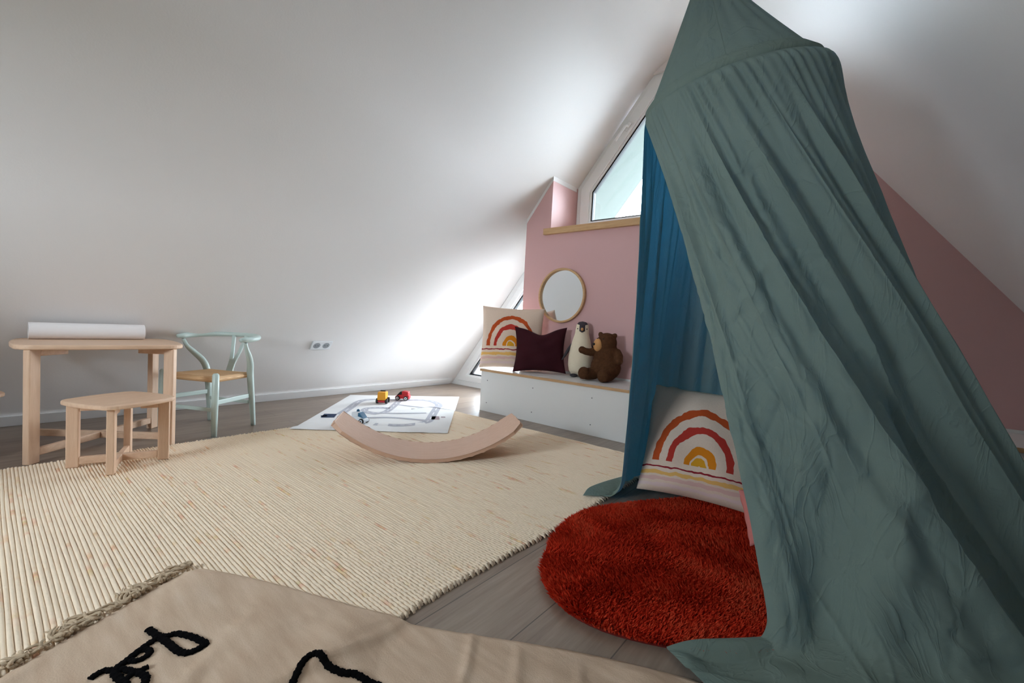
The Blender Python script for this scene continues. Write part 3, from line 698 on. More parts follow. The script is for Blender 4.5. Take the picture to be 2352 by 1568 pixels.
def pile(n):
    a = RNG.uniform(-PI, PI, n); rr = np.sqrt(RNG.uniform(0, 1, n)) * rug_r(a) * 0.985
    x = rr * np.cos(a); y = rr * np.sin(a)
    hgt = RNG.uniform(0.013, 0.021, n); ed = rr / rug_r(a)
    # combed patches: lean follows a slow random field
    la = 2.5 * np.sin(x * 9 + 1.3 * np.sin(y * 11)) + 2.0 * np.cos(y * 8 - x * 5) + RNG.normal(0, 0.7, n)
    lean = RNG.uniform(0.2, 0.75, n)
    lx = np.cos(la) * lean + np.cos(a) * np.clip(ed - 0.93, 0, 1) * 14; ly = np.sin(la) * lean + np.sin(a) * np.clip(ed - 0.93, 0, 1) * 14
    hgt = hgt * (1 - np.clip(ed - 0.93, 0, 1) * 6)
    ta = RNG.uniform(0, 2 * PI, n); w = RNG.uniform(0.0016, 0.0026, n)
    bx, by = np.cos(ta) * w, np.sin(ta) * w
    z0 = 0.010
    V = np.stack([np.stack([x - bx, y - by, np.full(n, z0)], -1), np.stack([x + bx, y + by, np.full(n, z0)], -1),
                  np.stack([x + bx + lx * hgt * 0.45, y + by + ly * hgt * 0.45, z0 + hgt * 0.65], -1), np.stack([x - bx + lx * hgt * 0.45, y - by + ly * hgt * 0.45, z0 + hgt * 0.65], -1),
                  np.stack([x + lx * hgt, y + ly * hgt, z0 + hgt], -1)], 1).reshape(-1, 3)
    V[:, 2] = np.maximum(V[:, 2], 0.003)
    i = np.arange(n) * 5
    F = np.stack([i, i + 1, i + 2, i + 3], -1).tolist(); F3 = np.stack([i + 3, i + 2, i + 4], -1).tolist()
    mb = MB(); mb.v = V.tolist(); mb.f = F + F3; mb.m = [0] * len(mb.f); return mb
o = link('pile', pile(75000), M['pile'], t); o['kind'] = 'stuff'
# ------------------------------------------------------------------ play mat
PM = [onz(*p, 0.016)[:2] for p in [(663, 985), (805, 903.5), (1055, 908), (1028, 995)]]
PMC = np.mean(PM, axis=0)
def mat_z(x, y):
    k = np.clip((x - (RX0 - 0.03)) / 0.06, 0, 1) * np.clip((RY1 + 0.03 - y) / 0.06, 0, 1); k = k * k * (3 - 2 * k)
    return 0.0042 + k * 0.0125
m = MB(); s_ = np.linspace(0, 1, 50); SA, SB = np.meshgrid(s_, s_, indexing='ij')
P0, P1, P2, P3 = PM
XY = ((1 - SA) * (1 - SB))[..., None] * P0 + ((1 - SA) * SB)[..., None] * P1 + (SA * SB)[..., None] * P2 + (SA * (1 - SB))[..., None] * P3
wav = 0.0016 * np.sin(SA * 25 + SB * 4) * (np.abs(SB - 0.0) < 0.2)
ZZ = mat_z(XY[..., 0], XY[..., 1]) + np.maximum(wav, 0)
m.grid(np.stack([XY[..., 0] - PMC[0], XY[..., 1] - PMC[1], ZZ], -1), flip=False)
def road(pts, w, mi, lift=0.0010):
    q = smooth_path([onz(x, y, 0.014)[:2] for x, y in pts], 8); d = np.gradient(q, axis=0); d /= np.linalg.norm(d, axis=1)[:, None] + 1e-9
    nrm = np.stack([-d[:, 1], d[:, 0]], -1); Ls = []
    for s in (-0.5, -0.17, 0.17, 0.5):
        p = q + nrm * w * s; Ls.append(np.stack([p[:, 0] - PMC[0], p[:, 1] - PMC[1], mat_z(p[:, 0], p[:, 1]) + lift], -1))
    m.grid(np.stack(Ls, 0), mi, flip=True)
def dashes(pts, mi=2):
    q = smooth_path([onz(x, y, 0.014)[:2] for x, y in pts], 10)
    for i in range(0, len(q) - 3, 6):
        a, b = q[i], q[min(i + 3, len(q) - 1)]; d = (b - a); L = np.linalg.norm(d) + 1e-9; d /= L; nn = np.array([-d[1], d[0]]) * 0.004
        P = [a - nn, a + nn, b + nn, b - nn]; m.add([(p[0] - PMC[0], p[1] - PMC[1], float(mat_z(p[0], p[1])) + 0.0018) for p in P], [(3, 2, 1, 0)], mi)
zc = lambda x, y: (640 + x / 3.92, 740 + y / 3.92)
loops = [[(555, 815), (640, 760), (720, 705), (790, 688), (900, 684), (1040, 688), (1180, 690), (1300, 690), (1390, 705), (1440, 730), (1430, 765), (1390, 830), (1350, 890), (1280, 912), (1180, 926), (1060, 930), (950, 925), (860, 920)],
         [(1090, 690), (1050, 730), (1010, 765), (960, 795), (880, 805), (800, 795), (770, 780), (800, 763), (870, 758), (950, 758), (990, 765)],
         [(780, 800), (900, 818), (1050, 823), (1200, 822), (1330, 820)], [(700, 860), (820, 862), (960, 860), (1100, 866), (1230, 878), (1320, 886)],
         [(1060, 728), (1150, 740), (1260, 752), (1400, 768)]]
for k, lp in enumerate(loops):
    q = [zc(*p) for p in lp]; road(q, (0.060, 0.052, 0.034, 0.036, 0.026)[k], 1, 0.0010 + 0.0001 * k)
    if k < 2: dashes(q)
road([zc(1400, 770), zc(1500, 785), zc(1590, 795)], 0.014, 1)
road([zc(1195, 770), zc(1240, 770), zc(1290, 771)], 0.022, 3)
road([zc(1410, 850), zc(1412, 880)], 0.055, 4); road([zc(1480, 853), zc(1482, 862)], 0.03, 4)
road([zc(470, 812), zc(455, 828), zc(440, 845)], 0.085, 3); road([zc(408, 825), zc(412, 836)], 0.04, 3)
road([zc(655, 838), zc(680, 842)], 0.03, 4)
o = link('play_mat', m, [M['playmat'], M['road'], M['dash'], M['inkblue'], M['inkpink']], loc=(PMC[0], PMC[1], 0), smooth=True)
tag(o, 'white cotton play mat printed with grey roads, lying partly on the cream rug', 'play mat')

# ------------------------------------------------------------------ rocking board
t = thing('balance_board', 'curved beech balance board rocking on the cream rug', 'balance board', (-1.586, 1.361, 0.0145), 0.89)
Lh, Sg, Wd, Tk = 0.456, 0.176, 0.29, 0.017
Rb = (Lh ** 2 + Sg ** 2) / (2 * Sg); amax = math.asin(Lh / Rb)
m = MB(); na_, nw = 61, 13
def brd(off):
    G = np.zeros((na_, nw, 3))
    for i in range(na_):
        a = -amax + 2 * amax * i / (na_ - 1)
        for j in range(nw):
            v = j / (nw - 1); e = abs(2 * v - 1); aa_ = a
            # rounded ends seen from above
            lim = amax - (1 - math.sqrt(max(0.0, 1 - max(0.0, (e - 0.72) / 0.28) ** 2))) * 0.085
            aa_ = a * lim / amax
            r = Rb - off; G[i, j] = (r * math.sin(aa_), v * Wd, Rb - r * math.cos(aa_))
    return G
Gb, Gt = brd(0.0), brd(Tk)
m.grid(Gb, flip=False); m.grid(Gt, flip=True); o_ = na_ * nw
ed = [(i, 0) for i in range(na_)] + [(na_ - 1, j) for j in range(1, nw)] + [(i, nw - 1) for i in range(na_ - 2, -1, -1)] + [(0, j) for j in range(nw - 2, 0, -1)]
for k in range(len(ed)):
    a = ed[k][0] * nw + ed[k][1]; b = ed[(k + 1) % len(ed)][0] * nw + ed[(k + 1) % len(ed)][1]; m.f.append((a, b, o_ + b, o_ + a)); m.m.append(0)
link('plank', m, M['board'], t, bevel=0.003)

# ------------------------------------------------------------------ table, stools
def x_frame(root, half, ang, legw, legt, ztop, zs0, zs1, cleat, skip=(), fr=M['birchz']):
    """two crossing board frames on the diagonals: legs, floor stretchers and cleats under the top"""
    for k, (dx, dy) in enumerate(((half[0], half[1]), (-half[0], half[1]))):
        L = math.hypot(dx, dy); a = math.atan2(dy, dx); R = Matrix.Rotation(a, 3, 'Z'); u = Vector((math.cos(a), math.sin(a), 0))
        for s in (-1, 1):
            c = u * s * (L - legw / 2); link('leg', MB().box((c.x, c.y, ztop / 2), (legw, legt, ztop), R), fr, root, bevel=0.004)
            c2 = u * s * (L - legw - cleat / 2); link('cleat', MB().box((c2.x, c2.y, ztop - 0.014), (cleat, legt * 0.8, 0.028), R), M['birch'], root, bevel=0.002)
        if k == 0: link('stretcher', MB().box((0, 0, (zs0 + zs1) / 2), (2 * L - 2 * legw, legt * 0.8, zs1 - zs0), R), M['birch'], root, bevel=0.003)
        else:
            hl = (L - legw - legt * 0.42) 
            mm = MB()
            for s in (-1, 1):
                c = u * s * (legt * 0.42 + hl / 2); mm.box((c.x, c.y, (zs0 + zs1) / 2), (hl, legt * 0.8, zs1 - zs0), R)
            link('stretcher', mm, M['birch'], root, bevel=0.003)
TZ = 0.505
t = thing('play_table', 'low pale birch kids table with crossed stretchers against the white slope', 'table', (-2.905, 0.372, 0), -0.045)
m = MB(); m.prism(roundrect(0.50, 0.575, 0.075, 8, 0.012), TZ - 0.021, TZ, 2); link('tabletop', m, M['birch'], t, bevel=0.006, seg=3)
x_frame(t, (0.235, 0.248), 0, 0.046, 0.028, TZ - 0.021, 0.03, 0.062, 0.12)
def stool(label, loc, rot):
    t = thing('wooden_stool', label, 'stool', loc, rot, 'pale birch stools by the play table')
    m = MB(); m.prism(roundrect(0.29, 0.285, 0.045, 8, 0.010), 0.262, 0.281, 2); link('seat', m, M['birch'], t, bevel=0.006, seg=3)
    x_frame(t, (0.118, 0.118), 0, 0.040, 0.026, 0.262, 0.012, 0.042, 0.06)
    return t
s0 = stool('small birch stool on the rug in front of the table', (-2.45, 0.376, 0.0125), math.radians(26))
s1 = copy_tree(s0); s1.location = (-2.975, -0.108, 0.0); s1.rotation_euler = (0, 0, math.radians(20))
s1['label'] = 'birch stool showing only its seat corner at the left picture edge'
# roll of drawing paper
m = MB(); ro = 0.040; n = 40
P = [(-3.058, y, TZ + ro) for y in (0.136, 0.559)]
m.tube(P, ro, n, cap=False)
V = []; 
for y in (0.136, 0.559):
    V += [(-3.058 + r * math.cos(2 * PI * k / n), y, TZ + ro + r * math.sin(2 * PI * k / n)) for r in (ro, 0.018) for k in range(n)]
F = [(k, (k + 1) % n, n + (k + 1) % n, n + k) for k in range(n)] + [(2 * n + k, 3 * n + k, 3 * n + (k + 1) % n, 2 * n + (k + 1) % n) for k in range(n)] + [(n + k, n + (k + 1) % n, 3 * n + (k + 1) % n, 3 * n + k) for k in range(n)]
m.add(V, F)
m.v = [(p[0] + 3.058, p[1] - 0.3475, p[2] - TZ) for p in m.v]
tag(link('paper_roll', m, M['paper'], loc=(-3.058, 0.3475, TZ + 0.0005)), 'thick roll of white drawing paper lying on the kids table', 'paper roll')

# ------------------------------------------------------------------ wishbone chair
fa = math.atan2(-0.89, 0.46)                                # facing direction
t = thing('wishbone_chair', 'sage green kids wishbone chair with woven seat beside the table', 'chair', (-2.99, 0.955, 0.0), fa - PI / 2)
# local frame: +y = facing, x = across; rear legs at y 0, front legs at y .27
SH = 0.315
def leg_front(s):
    return MB().tube([(s * 0.178, 0.268, 0.0), (s * 0.178, 0.268, 0.12), (s * 0.177, 0.266, 0.25), (s * 0.176, 0.264, SH + 0.022), (s * 0.176, 0.264, SH + 0.030)], [0.0135, 0.016, 0.0175, 0.0165, 0.010], 14)
def leg_rear(s):
    P = [(s * 0.158, -0.022, 0.0), (s * 0.156, -0.012, 0.12), (s * 0.154, 0.0, 0.24), (s * 0.156, 0.010, 0.32), (s * 0.170, 0.026, 0.375), (s * 0.194, 0.062, 0.425), (s * 0.210, 0.095, 0.465), (s * 0.217, 0.115, 0.508)]
    P = smooth_path(P, 5).tolist(); n = len(P)
    return MB().tube(P, [0.0125 + 0.006 * math.sin(PI * min(1, (i / n) * 1.15)) - 0.004 * max(0, i / n - 0.75) * 4 for i in range(n)], 14)
for s in (-1, 1):
    link('leg', leg_front(s), M['sage'], t, smooth=True); link('leg', leg_rear(s), M['sage'], t, smooth=True)
P = []
for k in range(41):
    a = -1 + 2 * k / 40; th = a * math.radians(102)
    x = 0.222 * math.sin(th) / math.sin(math.radians(90)) ; y = 0.080 - 0.165 * math.cos(th) 
    if abs(a) > 0.76: pass
    z = 0.512 + 0.028 * (0.5 + 0.5 * math.cos(th * 0.9))
    P.append((x, y, z))
e0 = Vector(P[0]); e1 = Vector(P[-1])
P = [(P[0][0] * 1.0, P[0][1] + 0.035, P[0][2] - 0.002)] + P + [(P[-1][0] * 1.0, P[-1][1] + 0.035, P[-1][2] - 0.002)]
link('top_rail', MB().tube(P, [0.011] + [0.0130 + 0.003 * abs(math.cos(i / len(P) * PI)) for i in range(len(P) - 2)] + [0.011], 14), M['sage'], t, smooth=True)
sp = MB(); yb, yt = 0.004, -0.072
def slat(pts, w, th=0.011):
    P = [Vector(p) for p in pts]; V = []
    for i, p in enumerate(P):
        for dx in (-1, 1):
            for dy in (-1, 1): V.append((p.x + dx * w[i] / 2, p.y + dy * th / 2, p.z))
    n = len(P); F = [(0, 1, 3, 2), (4 * n - 4, 4 * n - 2, 4 * n - 1, 4 * n - 3)]
    for i in range(n - 1):
        o = 4 * i; F += [(o, o + 4, o + 5, o + 1), (o + 1, o + 5, o + 7, o + 3), (o + 3, o + 7, o + 6, o + 2), (o + 2, o + 6, o + 4, o)]
    sp.add(V, F)
slat([(0, yb, SH), (0, -0.012, 0.36), (0, -0.025, 0.39)], [0.046, 0.046, 0.05])
for s in (-1, 1): slat([(s * 0.012, -0.022, 0.385), (s * 0.026, -0.045, 0.44), (s * 0.045, yt, 0.535)], [0.026, 0.022, 0.022])
link('back_splat', sp, M['sage'], t, bevel=0.003)
def stretch(a, b, h, w=0.014): 
    a, b = Vector(a), Vector(b); d = b - a; R = Matrix.Rotation(math.atan2(d.y, d.x), 3, 'Z'); c = (a + b) / 2
    return MB().box(c, (d.length, w, h), R)
for s in (-1, 1): link('stretcher', stretch((s * 0.150, 0.012, 0.185), (s * 0.176, 0.256, 0.185), 0.026), M['sage'], t, bevel=0.004)
link('stretcher', stretch((-0.165, 0.266, 0.145), (0.165, 0.266, 0.145), 0.02), M['sage'], t, bevel=0.004)
link('stretcher', stretch((-0.14, 0.0, 0.145), (0.14, 0.0, 0.145), 0.02), M['sage'], t, bevel=0.004)
# woven seat
m = MB(); ns_ = 24; G = np.zeros((ns_, ns_, 3)); Gu = np.zeros((ns_, ns_, 3))
for i in range(ns_):
    for j in range(ns_):
        u = -1 + 2 * i / (ns_ - 1); v = j / (ns_ - 1); hw = 0.150 + 0.028 * v - 0.004; y = 0.0 + 0.266 * v
        eu = max(abs(u), abs(2 * v - 1)); rd = 0.016 * (1 - math.sqrt(max(0, 1 - max(0, (eu - 0.86) / 0.14) ** 2)))
        G[i, j] = (u * hw, y, SH + 0.012 - rd - 0.012 * (1 - u * u) * (1 - (2 * v - 1) ** 2)); Gu[i, j] = (u * hw, y, SH - 0.024 + rd)
m.grid(G); m.grid(Gu, flip=True); o_ = ns_ * ns_
ed = [(i, 0) for i in range(ns_)] + [(ns_ - 1, j) for j in range(1, ns_)] + [(i, ns_ - 1) for i in range(ns_ - 2, -1, -1)] + [(0, j) for j in range(ns_ - 2, 0, -1)]
for k in range(len(ed)):
    a = ed[k][0] * ns_ + ed[k][1]; b = ed[(k + 1) % len(ed)][0] * ns_ + ed[(k + 1) % len(ed)][1]; m.f.append((b, a, o_ + a, o_ + b)); m.m.append(0)
link('woven_seat', m, M['rattan'], t, smooth=True)

# ------------------------------------------------------------------ double socket on the slope
oc = np.array([-3.21, 1.632, 0.461]); oc[0] = xl(oc[2])
t = thing('wall_socket', 'white double wall socket low on the left slope', 'socket', tuple(oc))
Rs = Matrix.Rotation(-(PI / 2 - al), 3, 'Y')                # local x = out of the slope, z = up the slope
Rs = Matrix(((math.sin(al), 0, math.cos(al)), (0, 1, 0), (-math.cos(al), 0, math.sin(al))))
def on_slope(mb): mb.v = [tuple(Rs @ Vector(p)) for p in mb.v]; return mb
link('cover_plate', on_slope(MB().box((0.0045, 0.0, 0), (0.009, 0.156, 0.084))), M['socket'], t, bevel=0.003)
for y in (-0.036, 0.036):
    mm = MB(); mm.tube([(0.0075, y, 0), (0.0095, y, 0)], 0.027, 24); link('socket_well', on_slope(mm), M['hole'], t, bevel=0.001)
    mm = MB()
    for zz in (-0.01, 0.01): mm.tube([(0.009, y + zz, 0), (0.0105, y + zz, 0)], 0.003, 8)
    link('contact', on_slope(mm), M['black'], t)
# ------------------------------------------------------------------ toy vehicles on the mat
def wheel(root, p, r, w, ax, mat_, rim=None):
    d = Vector(ax).normalized() * w / 2; a = Vector(p) - d; b = Vector(p) + d
    wh = link('wheel', MB().tube([a, b], r, 18), mat_, root, bevel=0.002, smooth=False)
    hub = MB().tube([Vector(p) - d * 1.1, Vector(p) + d * 1.1], r * 0.62, 14); hb = link('hub', hub, rim or M['carwhite'], wh)
    hub = MB().tube([Vector(p) - d * 1.2, Vector(p) + d * 1.2], r * 0.28, 10); link('axle', hub, M['black'], wh)
def at(px, py): p = onz(px, py, 0.0145); return (p[0], p[1], 0.0)
# yellow truck, seen from behind
p = at(877, 924); z0 = float(mat_z(p[0], p[1])) + 0.0022
t = thing('toy_truck', 'yellow toy truck with black wheels on the far end of the play mat', 'toy vehicle', (p[0], p[1], z0), math.radians(42))
link('chassis', MB().box((0, 0.03, 0.020), (0.054, 0.11, 0.014)), M['red'], t, bevel=0.003)
link('cab', MB().box((0, 0.055, 0.058), (0.056, 0.05, 0.062)), M['yellow'], t, bevel=0.006)
link('cargo_box', MB().prism([[-0.034, 0.028], [0.034, 0.028], [0.031, 0.094], [-0.031, 0.094]], -0.02, 0.026, 1), M['yellow'], t, bevel=0.005)
link('roof_light', MB().box((0, 0.03, 0.098), (0.04, 0.02, 0.008)), M['black'], t, bevel=0.002)
for s in (-1, 1):
    for y in (-0.002, 0.066): wheel(t, (s * 0.036, y, 0.021), 0.021, 0.016, (1, 0, 0), M['black'], M['black'])
p = at(925, 916); z0 = float(mat_z(p[0], p[1])) + 0.0022
def toy_car(name, label, loc, rot, body, top, k=1.0, light=None, pane=None):
    t = thing(name, label, 'toy vehicle', loc, rot)
    f = lambda P: [[a * k, b * k] for a, b in P]
    link('body', MB().prism(f([[-0.056, 0.012], [0.056, 0.012], [0.058, 0.040], [0.050, 0.046], [-0.02, 0.046], [-0.056, 0.030]]), -0.026 * k, 0.026 * k, 1), body, t, bevel=0.005 * k)
    link('windscreen', MB().prism(f([[-0.046, 0.036], [-0.002, 0.046], [-0.002, 0.072], [-0.018, 0.068]]), -0.023 * k, 0.023 * k, 1), pane or M['black'], t, bevel=0.003)
    link('cabin', MB().prism(f([[-0.002, 0.044], [0.050, 0.044], [0.050, 0.070], [0.010, 0.076], [-0.002, 0.073]]), -0.024 * k, 0.024 * k, 1), top, t, bevel=0.004)
    if light: link('beacon', MB().lathe([(0.0, 0.074 * k), (0.010 * k, 0.074 * k), (0.010 * k, 0.086 * k), (0.0, 0.092 * k)], 14, (0.015 * k, 0, 0), cap=False), light, t, smooth=True)
    for s in (-1, 1):
        for x in (-0.034, 0.034): wheel(t, (x * k, s * 0.028 * k, 0.018 * k), 0.018 * k, 0.012 * k, (0, 1, 0), M['black'])
    return t
toy_car('toy_car', 'red and black toy car with white wheel hubs on the play mat', (p[0], p[1], z0), math.radians(34), M['red'], M['red'], 1.05)
p = at(826, 972); z0 = float(mat_z(p[0], p[1])) + 0.0022
toy_car('toy_car', 'white toy car with blue windows peeking over the balance board', (p[0], p[1], z0), math.radians(200), M['carwhite'], M['carwhite'], 0.95, M['blue'], M['blue'])

# ------------------------------------------------------------------ hanging canopy
HC = np.array([-0.385, 1.443, 1.434]); HR = 0.235
e1 = np.array([1, 0, 0.158]); e1 /= np.linalg.norm(e1); e2 = np.array([0, 1, 0.217]); e2 -= e1 * (e1 @ e2); e2 /= np.linalg.norm(e2); e3 = np.cross(e1, e2)
APEX = CAM + ray(1616, -90) * 1.30
def ringp(phi, r=HR, dz=0.0): return HC + r * (np.cos(phi)[..., None] * e1 + np.sin(phi)[..., None] * e2) + dz * e3
t = thing('canopy_tent', 'sage green muslin play canopy hanging from the slope over the red rug', 'canopy', tuple(HC))
# cone with a hem band
nphi, nh = 180, 40
ph = np.linspace(0, 2 * PI, nphi, endpoint=False); hv = np.linspace(0, 1, nh)
PH, HV = np.meshgrid(ph, hv, indexing='ij')
base = ringp(PH, HR + 0.003)
cone = APEX + (base - APEX) * (HV[..., None] * 0.985 + 0.015)
# slight sag between the string and the hoop and soft pulls in the cloth
ax_dir = (APEX - HC) / np.linalg.norm(APEX - HC)
rad_dir = base - HC; rad_dir /= np.linalg.norm(rad_dir, axis=-1)[..., None]
sag = -0.007 * np.sin(HV * PI) + 0.004 * np.sin(PH * 9 + 1) * np.sin(HV * PI) * (0.4 + 0.6 * np.sin(PH * 2)) + 0.0022 * np.sin(PH * 23) * HV * (1 - HV) * 4
cone = cone + rad_dir * sag[..., None]
m = MB(); m.grid(cone - HC, closed=True, flip=True); link('cone_top', m, M['muslin'], t, smooth=True)
band = np.stack([ringp(ph, HR + 0.0045, 0.034) - (HR * 0.034 / np.linalg.norm(APEX - HC)) * (np.cos(ph)[:, None] * e1 + np.sin(ph)[:, None] * e2), ringp(ph, HR + 0.0075, 0.012), ringp(ph, HR + 0.0075, -0.004), ringp(ph, HR + 0.003, -0.008)], 1)
m = MB(); m.grid(band - HC, closed=True, flip=True); link('hem_band', m, M['muslin'], t, smooth=True)
rg = ringp(ph, HR - 0.004, 0.0) - HC
m = MB(); m.tube([tuple(p) for p in rg] + [tuple(rg[0])], 0.004, 8, cap=False); link('hoop', m, M['oak'], t, smooth=True)
zc_ = zr(APEX[0]) if APEX[0] > -1.18 else ZC
m = MB(); m.tube([tuple(APEX - HC + np.array([0, 0, -0.01])), (APEX[0] - HC[0], APEX[1] - HC[1], zc_ - HC[2] - 0.03)], 0.0022, 8); link('hanging_cord', m, M['muslin'], t)
m = MB(); kx, ky, kz = APEX[0] - HC[0], APEX[1] - HC[1], zc_ - HC[2]
m.tube([(kx, ky, kz + 0.012), (kx, ky, kz - 0.012)] + [(kx + 0.012 * math.sin(a), ky, kz - 0.024 + 0.012 * math.cos(a)) for a in np.linspace(0, 5.2, 12)], 0.0025, 8); link('ceiling_hook', m, M['hook'], t, smooth=True)
# seam lines on the cone
def seam(phi0):
    k = int(phi0 / (2 * PI) * nphi) % nphi; P = cone[k, 2:-1] - HC + rad_dir[k, 2:-1] * 0.0005
    return MB().tube([tuple(p) for p in P], 0.0011, 6)
for d in (15, 105, 195, 283): link('seam', seam(math.radians(d)), M['muslin'], t)

# gathered skirt: lofted between guide lines that run from the hoop to the floor
PHL = math.radians(198.0); SPAN = math.radians(353.0)
def F3(px, py, z=0.012): return onz(px, py, z)
guides = [  # u, floor contact, end of the part lying on the floor, sideways sag at mid height
    (0.00, (-0.745, 1.650), F3(1338, 1143)[:2], (0.015, -0.01)),
    (0.05, (-0.757, 1.735), (-0.88, 1.665), (0.012, 0.0)),
    (0.13, (-0.80, 1.90), (-0.83, 1.92), (0.0, 0.0)),
    (0.25, (-0.70, 2.08), (-0.72, 2.12), (0.0, 0.0)),
    (0.40, (-0.32, 2.20), (-0.32, 2.26), (0.0, 0.0)),
    (0.54, (0.12, 2.17), (0.16, 2.24), (0.02, 0.02)),
    (0.66, (0.455, 1.99), (0.53, 2.04), (0.004, 0.0)),
    (0.76, (0.455, 1.70), (0.53, 1.66), (0.0, -0.005)),
    (0.84, (0.31, 1.42), (0.40, 1.34), (-0.03, -0.03)),
    (0.91, (0.12, 1.22), (0.18, 1.02), (-0.02, -0.02)),
    (0.96, (-0.02, 1.125), (-0.02, 0.90), (0.0, 0.0)),
    (0.985, (-0.085, 1.112), F3(1640, 1600)[:2], (0.02, 0.0)),
    (1.00, (-0.125, 1.118), F3(1530, 1492)[:2], (0.03, 0.0)),
]
gu = np.array([g[0] for g in guides]); gB = np.array([g[1] for g in guides]); gP = np.array([np.array(g[2]) for g in guides]); gS = np.array([g[3] for g in guides])
def interp(u, vals):
    """smooth (Catmull-Rom / pchip-like) interpolation of guide values"""
    n = len(gu); m_ = np.zeros_like(vals)
    for i in range(n):
        a, b = max(i - 1, 0), min(i + 1, n - 1); m_[i] = (vals[b] - vals[a]) / (gu[b] - gu[a])
    k = np.clip(np.searchsorted(gu, u, side='right') - 1, 0, n - 2); h = (gu[k + 1] - gu[k]); s = ((u - gu[k]) / h)[:, None]; h = h[:, None]
    return (2 * s ** 3 - 3 * s ** 2 + 1) * vals[k] + (s ** 3 - 2 * s ** 2 + s) * h * m_[k] + (-2 * s ** 3 + 3 * s ** 2) * vals[k + 1] + (s ** 3 - s ** 2) * h * m_[k + 1]
NU, NV, NP = 1000, 190, 34
_t = np.linspace(0, 1, NU); U = np.interp(_t, [0, 0.12, 0.45, 1.0], [0, 0.13, 0.70, 1.0]); Bf = interp(U, gB); Pf = interp(U, gP); Sg_ = interp(U, gS)
V_ = np.linspace(0, 1, NV) ** 1.15
phu = PHL - SPAN * U
top = ringp(phu, HR + 0.006, -0.001); out = np.cos(phu)[:, None] * e1 + np.sin(phu)[:, None] * e2
B3 = np.concatenate([Bf, np.full((NU, 1), 0.045)], 1)
Gs = np.zeros((NU, NV + NP, 3))
Gs[:, :NV] = top[:, None] + (B3 - top)[:, None] * V_[None, :, None]
Gs[:, :NV, :2] += Sg_[:, None] * np.sin(PI * V_)[None, :, None]
Gs[:, :NV] += out[:, None] * (0.030 * (1 - np.exp(-V_ / 0.008)) * np.exp(-V_ / 0.20))[None, :, None] * (0.25 + 0.75 * np.clip(np.minimum((U - 0.30) / 0.2, (0.95 - U) / 0.22), 0, 1))[:, None, None]
# bottom: quarter turn onto the floor, then lying flat
pv = np.linspace(0, 1, NP + 1)[1:]
end = np.concatenate([Pf, np.full((NU, 1), 0.008)], 1)
for k, s in enumerate(pv):
    xy = Bf + (Pf - Bf) * s; z = 0.009 + 0.036 * (1 - min(1.0, s * 2.2)) ** 2
    Gs[:, NV + k, :2] = xy; Gs[:, NV + k, 2] = z
# relax the corner between hanging and lying cloth
for _ in range(30):
    a = NV - 20; seg = Gs[:, a:].copy(); seg[:, 1:-1] = 0.25 * seg[:, :-2] + 0.5 * seg[:, 1:-1] + 0.25 * seg[:, 2:]; Gs[:, a:] = seg
du = np.gradient(Gs, axis=0); dv = np.gradient(Gs, axis=1); nm = np.cross(dv, du); nm /= np.linalg.norm(nm, axis=-1)[..., None] + 1e-9
VV = np.concatenate([V_, 1 + pv * 0.2]); 
uu = U[:, None]; vv = VV[None, :]
def ss(x, a, b): k = np.clip((x - a) / (b - a), 0, 1); return k * k * (3 - 2 * k)
rw = np.random.default_rng(11)
warp = sum(rw.uniform(0.002, 0.006) * np.sin(2 * PI * (k + 1) * uu * 2.0 + rw.uniform(0, 6)) for k in range(4)) 
p1 = uu + warp
pleat = np.sin(2 * PI * 58 * (p1 + 0.004 * np.sin(vv * 5))) 
pleat_a = 0.0062 * (0.55 + 0.45 * np.sin(uu * 61 + 1.0) * np.sin(uu * 23)) * ss(vv, 0.0, 0.02) * np.exp(-vv / 0.16)
p2 = uu + 0.8 * warp + 0.012 * vv * np.sin(uu * 17)
fold = 1.3 * np.abs(np.sin(PI * 21 * p2)) ** 0.75 - 0.75 + 0.35 * np.sin(2 * PI * 33 * p2 + 1.0 + vv)
amp_u = 0.45 + 0.55 * np.abs(np.sin(uu * 9.0 + 0.7))
front = ss(uu, 0.86, 0.93)
fold_a = (0.023 * ss(vv, 0.01, 0.25) * (1 - 0.25 * ss(vv, 0.5, 1.0))) * amp_u * (1 - 0.72 * front * ss(vv, 0.25, 0.6)) * (1 - ss(vv, 1.0, 1.06) * 0.75)
wide = np.sin(2 * PI * 7.5 * (uu + 0.02 * vv) + 0.8)
wide_a = 0.020 * ss(vv, 0.15, 0.6) * (1 - ss(vv, 0.97, 1.06)) * (1 - 0.6 * front)
disp = pleat * pleat_a + fold * fold_a + wide * wide_a
# the big swag on the near side: the right-hand folds hang over the flat front panel
uc = 0.795 + 0.035 * ss(vv, 0.45, 1.0)
d_ = uu - uc
swag = np.where(d_ < 0, np.exp(-(d_ / 0.045) ** 2), np.exp(-(d_ / 0.010) ** 2))
disp = disp + 0.045 * swag * ss(vv, 0.42, 0.72) * (1 - ss(vv, 1.0, 1.08))
dg = uu - (0.835 + 0.115 * (vv - 0.6) / 0.4)
disp = disp + (0.022 * np.exp(-((dg - 0.018) / 0.020) ** 2) - 0.016 * np.exp(-((dg + 0.018) / 0.016) ** 2)) * ss(vv, 0.60, 0.78) * (1 - ss(vv, 1.0, 1.08))
# belly of the front panel above the floor
disp = disp + 0.030 * np.exp(-((uu - 0.945) / 0.035) ** 2) * ss(vv, 0.55, 0.85) * (1 - ss(vv, 0.97, 1.05))
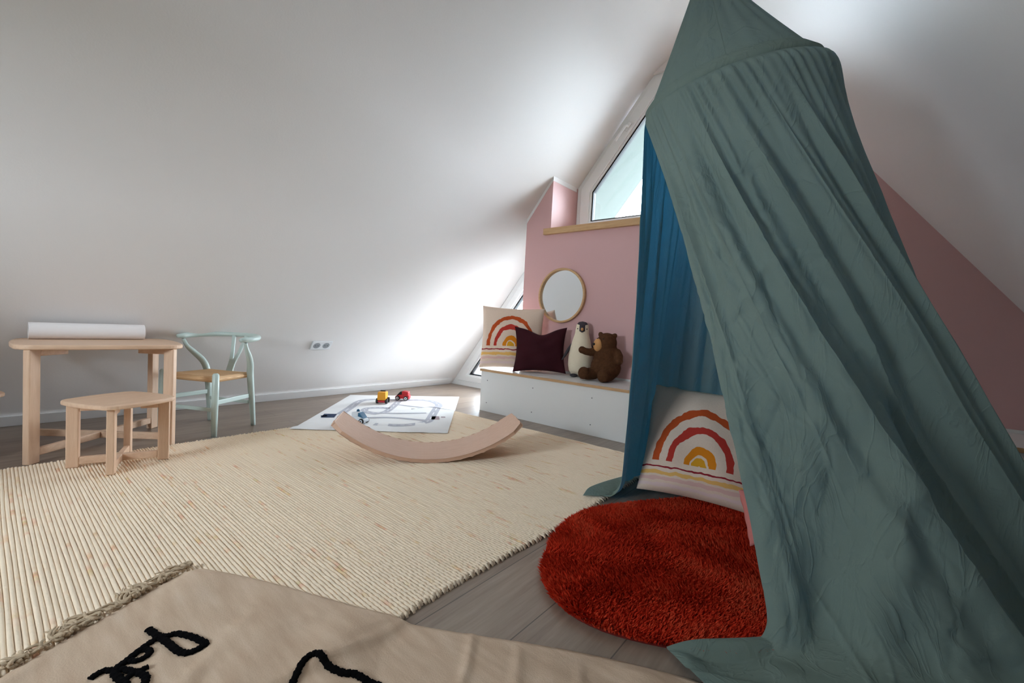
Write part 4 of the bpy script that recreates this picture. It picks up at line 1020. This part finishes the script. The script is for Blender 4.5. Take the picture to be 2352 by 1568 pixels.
# fine crush wrinkles of washed muslin on the front panel
crush = 0.0022 * np.sin(90 * uu + 26 * vv + 3 * np.sin(vv * 19)) * np.sin(31 * vv - 40 * uu + 2 * np.sin(uu * 60)) + 0.0016 * np.sin(170 * uu - 33 * vv + 2 * np.sin(vv * 27 + uu * 40))
disp = disp + crush * ss(vv, 0.3, 0.6) * ss(uu, 0.80, 0.90)
# pressed-in creases: short soft ridges scattered over the near panels
cr_ = np.zeros_like(disp)
for k in range(230):
    u0 = rw.uniform(0.80, 1.0); v0 = rw.uniform(0.18, 1.02); L = rw.uniform(0.03, 0.13)
    an = rw.normal(0, 0.35) if rw.uniform() < 0.6 else rw.uniform(0.5, 1.3) * (1 if rw.uniform() < 0.75 else -1)
    # approximate metres: 1 unit of u is about 2.4 m low down, 1 unit of v about 1.5 m
    wu = 0.9 + 1.6 * v0; a_ = (uu - u0) * wu; b_ = (vv - v0) * 1.5
    t_ = a_ * math.sin(an) + b_ * math.cos(an); q_ = a_ * math.cos(an) - b_ * math.sin(an) + 0.25 * t_ ** 2 * rw.uniform(-6, 6)
    w_ = rw.uniform(0.004, 0.009)
    cr_ += rw.choice([-1, 1]) * rw.uniform(0.0010, 0.0030) * np.exp(-(q_ / w_) ** 2) * np.exp(-(t_ / L) ** 4)
disp = disp + cr_
disp = disp * (0.25 + 0.75 * ss(uu, 0.005, 0.06))
Gs = Gs + nm * disp[..., None]
lay = ss(vv, 1.02, 1.08)
Gs[..., 2] += lay * (0.010 * np.maximum(0, np.sin(uu * 130 + vv * 30)) * np.abs(np.sin(uu * 47 - vv * 22)))
Gs[..., 2] = np.maximum(Gs[..., 2], 0.007)
# lie over whatever is on the floor there
def floor_h(x, y):
    a = np.arctan2(y - RCN[1], x - RCN[0]); r = np.hypot(x - RCN[0], y - RCN[1]) / rug_r(a)
    h1 = 0.031 * (1 - ss(r, 0.97, 1.06))
    h2 = 0.018 * (1 - ss(x, RX1 - 0.005, RX1 + 0.02)) * (1 - ss(y, RY1 - 0.01, RY1 + 0.02))
    ca = (x - BC[0]) * BE1[0] + (y - BC[1]) * BE1[1]; cb = (x - BC[0]) * BE2[0] + (y - BC[1]) * BE2[1]
    h3 = 0.020 * ((ca > -0.02) & (ca < BL1 + 0.02)) * ss(cb, -0.03, -0.005)
    return np.maximum(np.maximum(h1, h2), h3)
Gs[..., 2] = np.maximum(Gs[..., 2], floor_h(Gs[..., 0], Gs[..., 1]) + 0.004)
m = MB(); m.grid(Gs - HC, flip=False); link('skirt', m, M['muslin'], t, smooth=True)
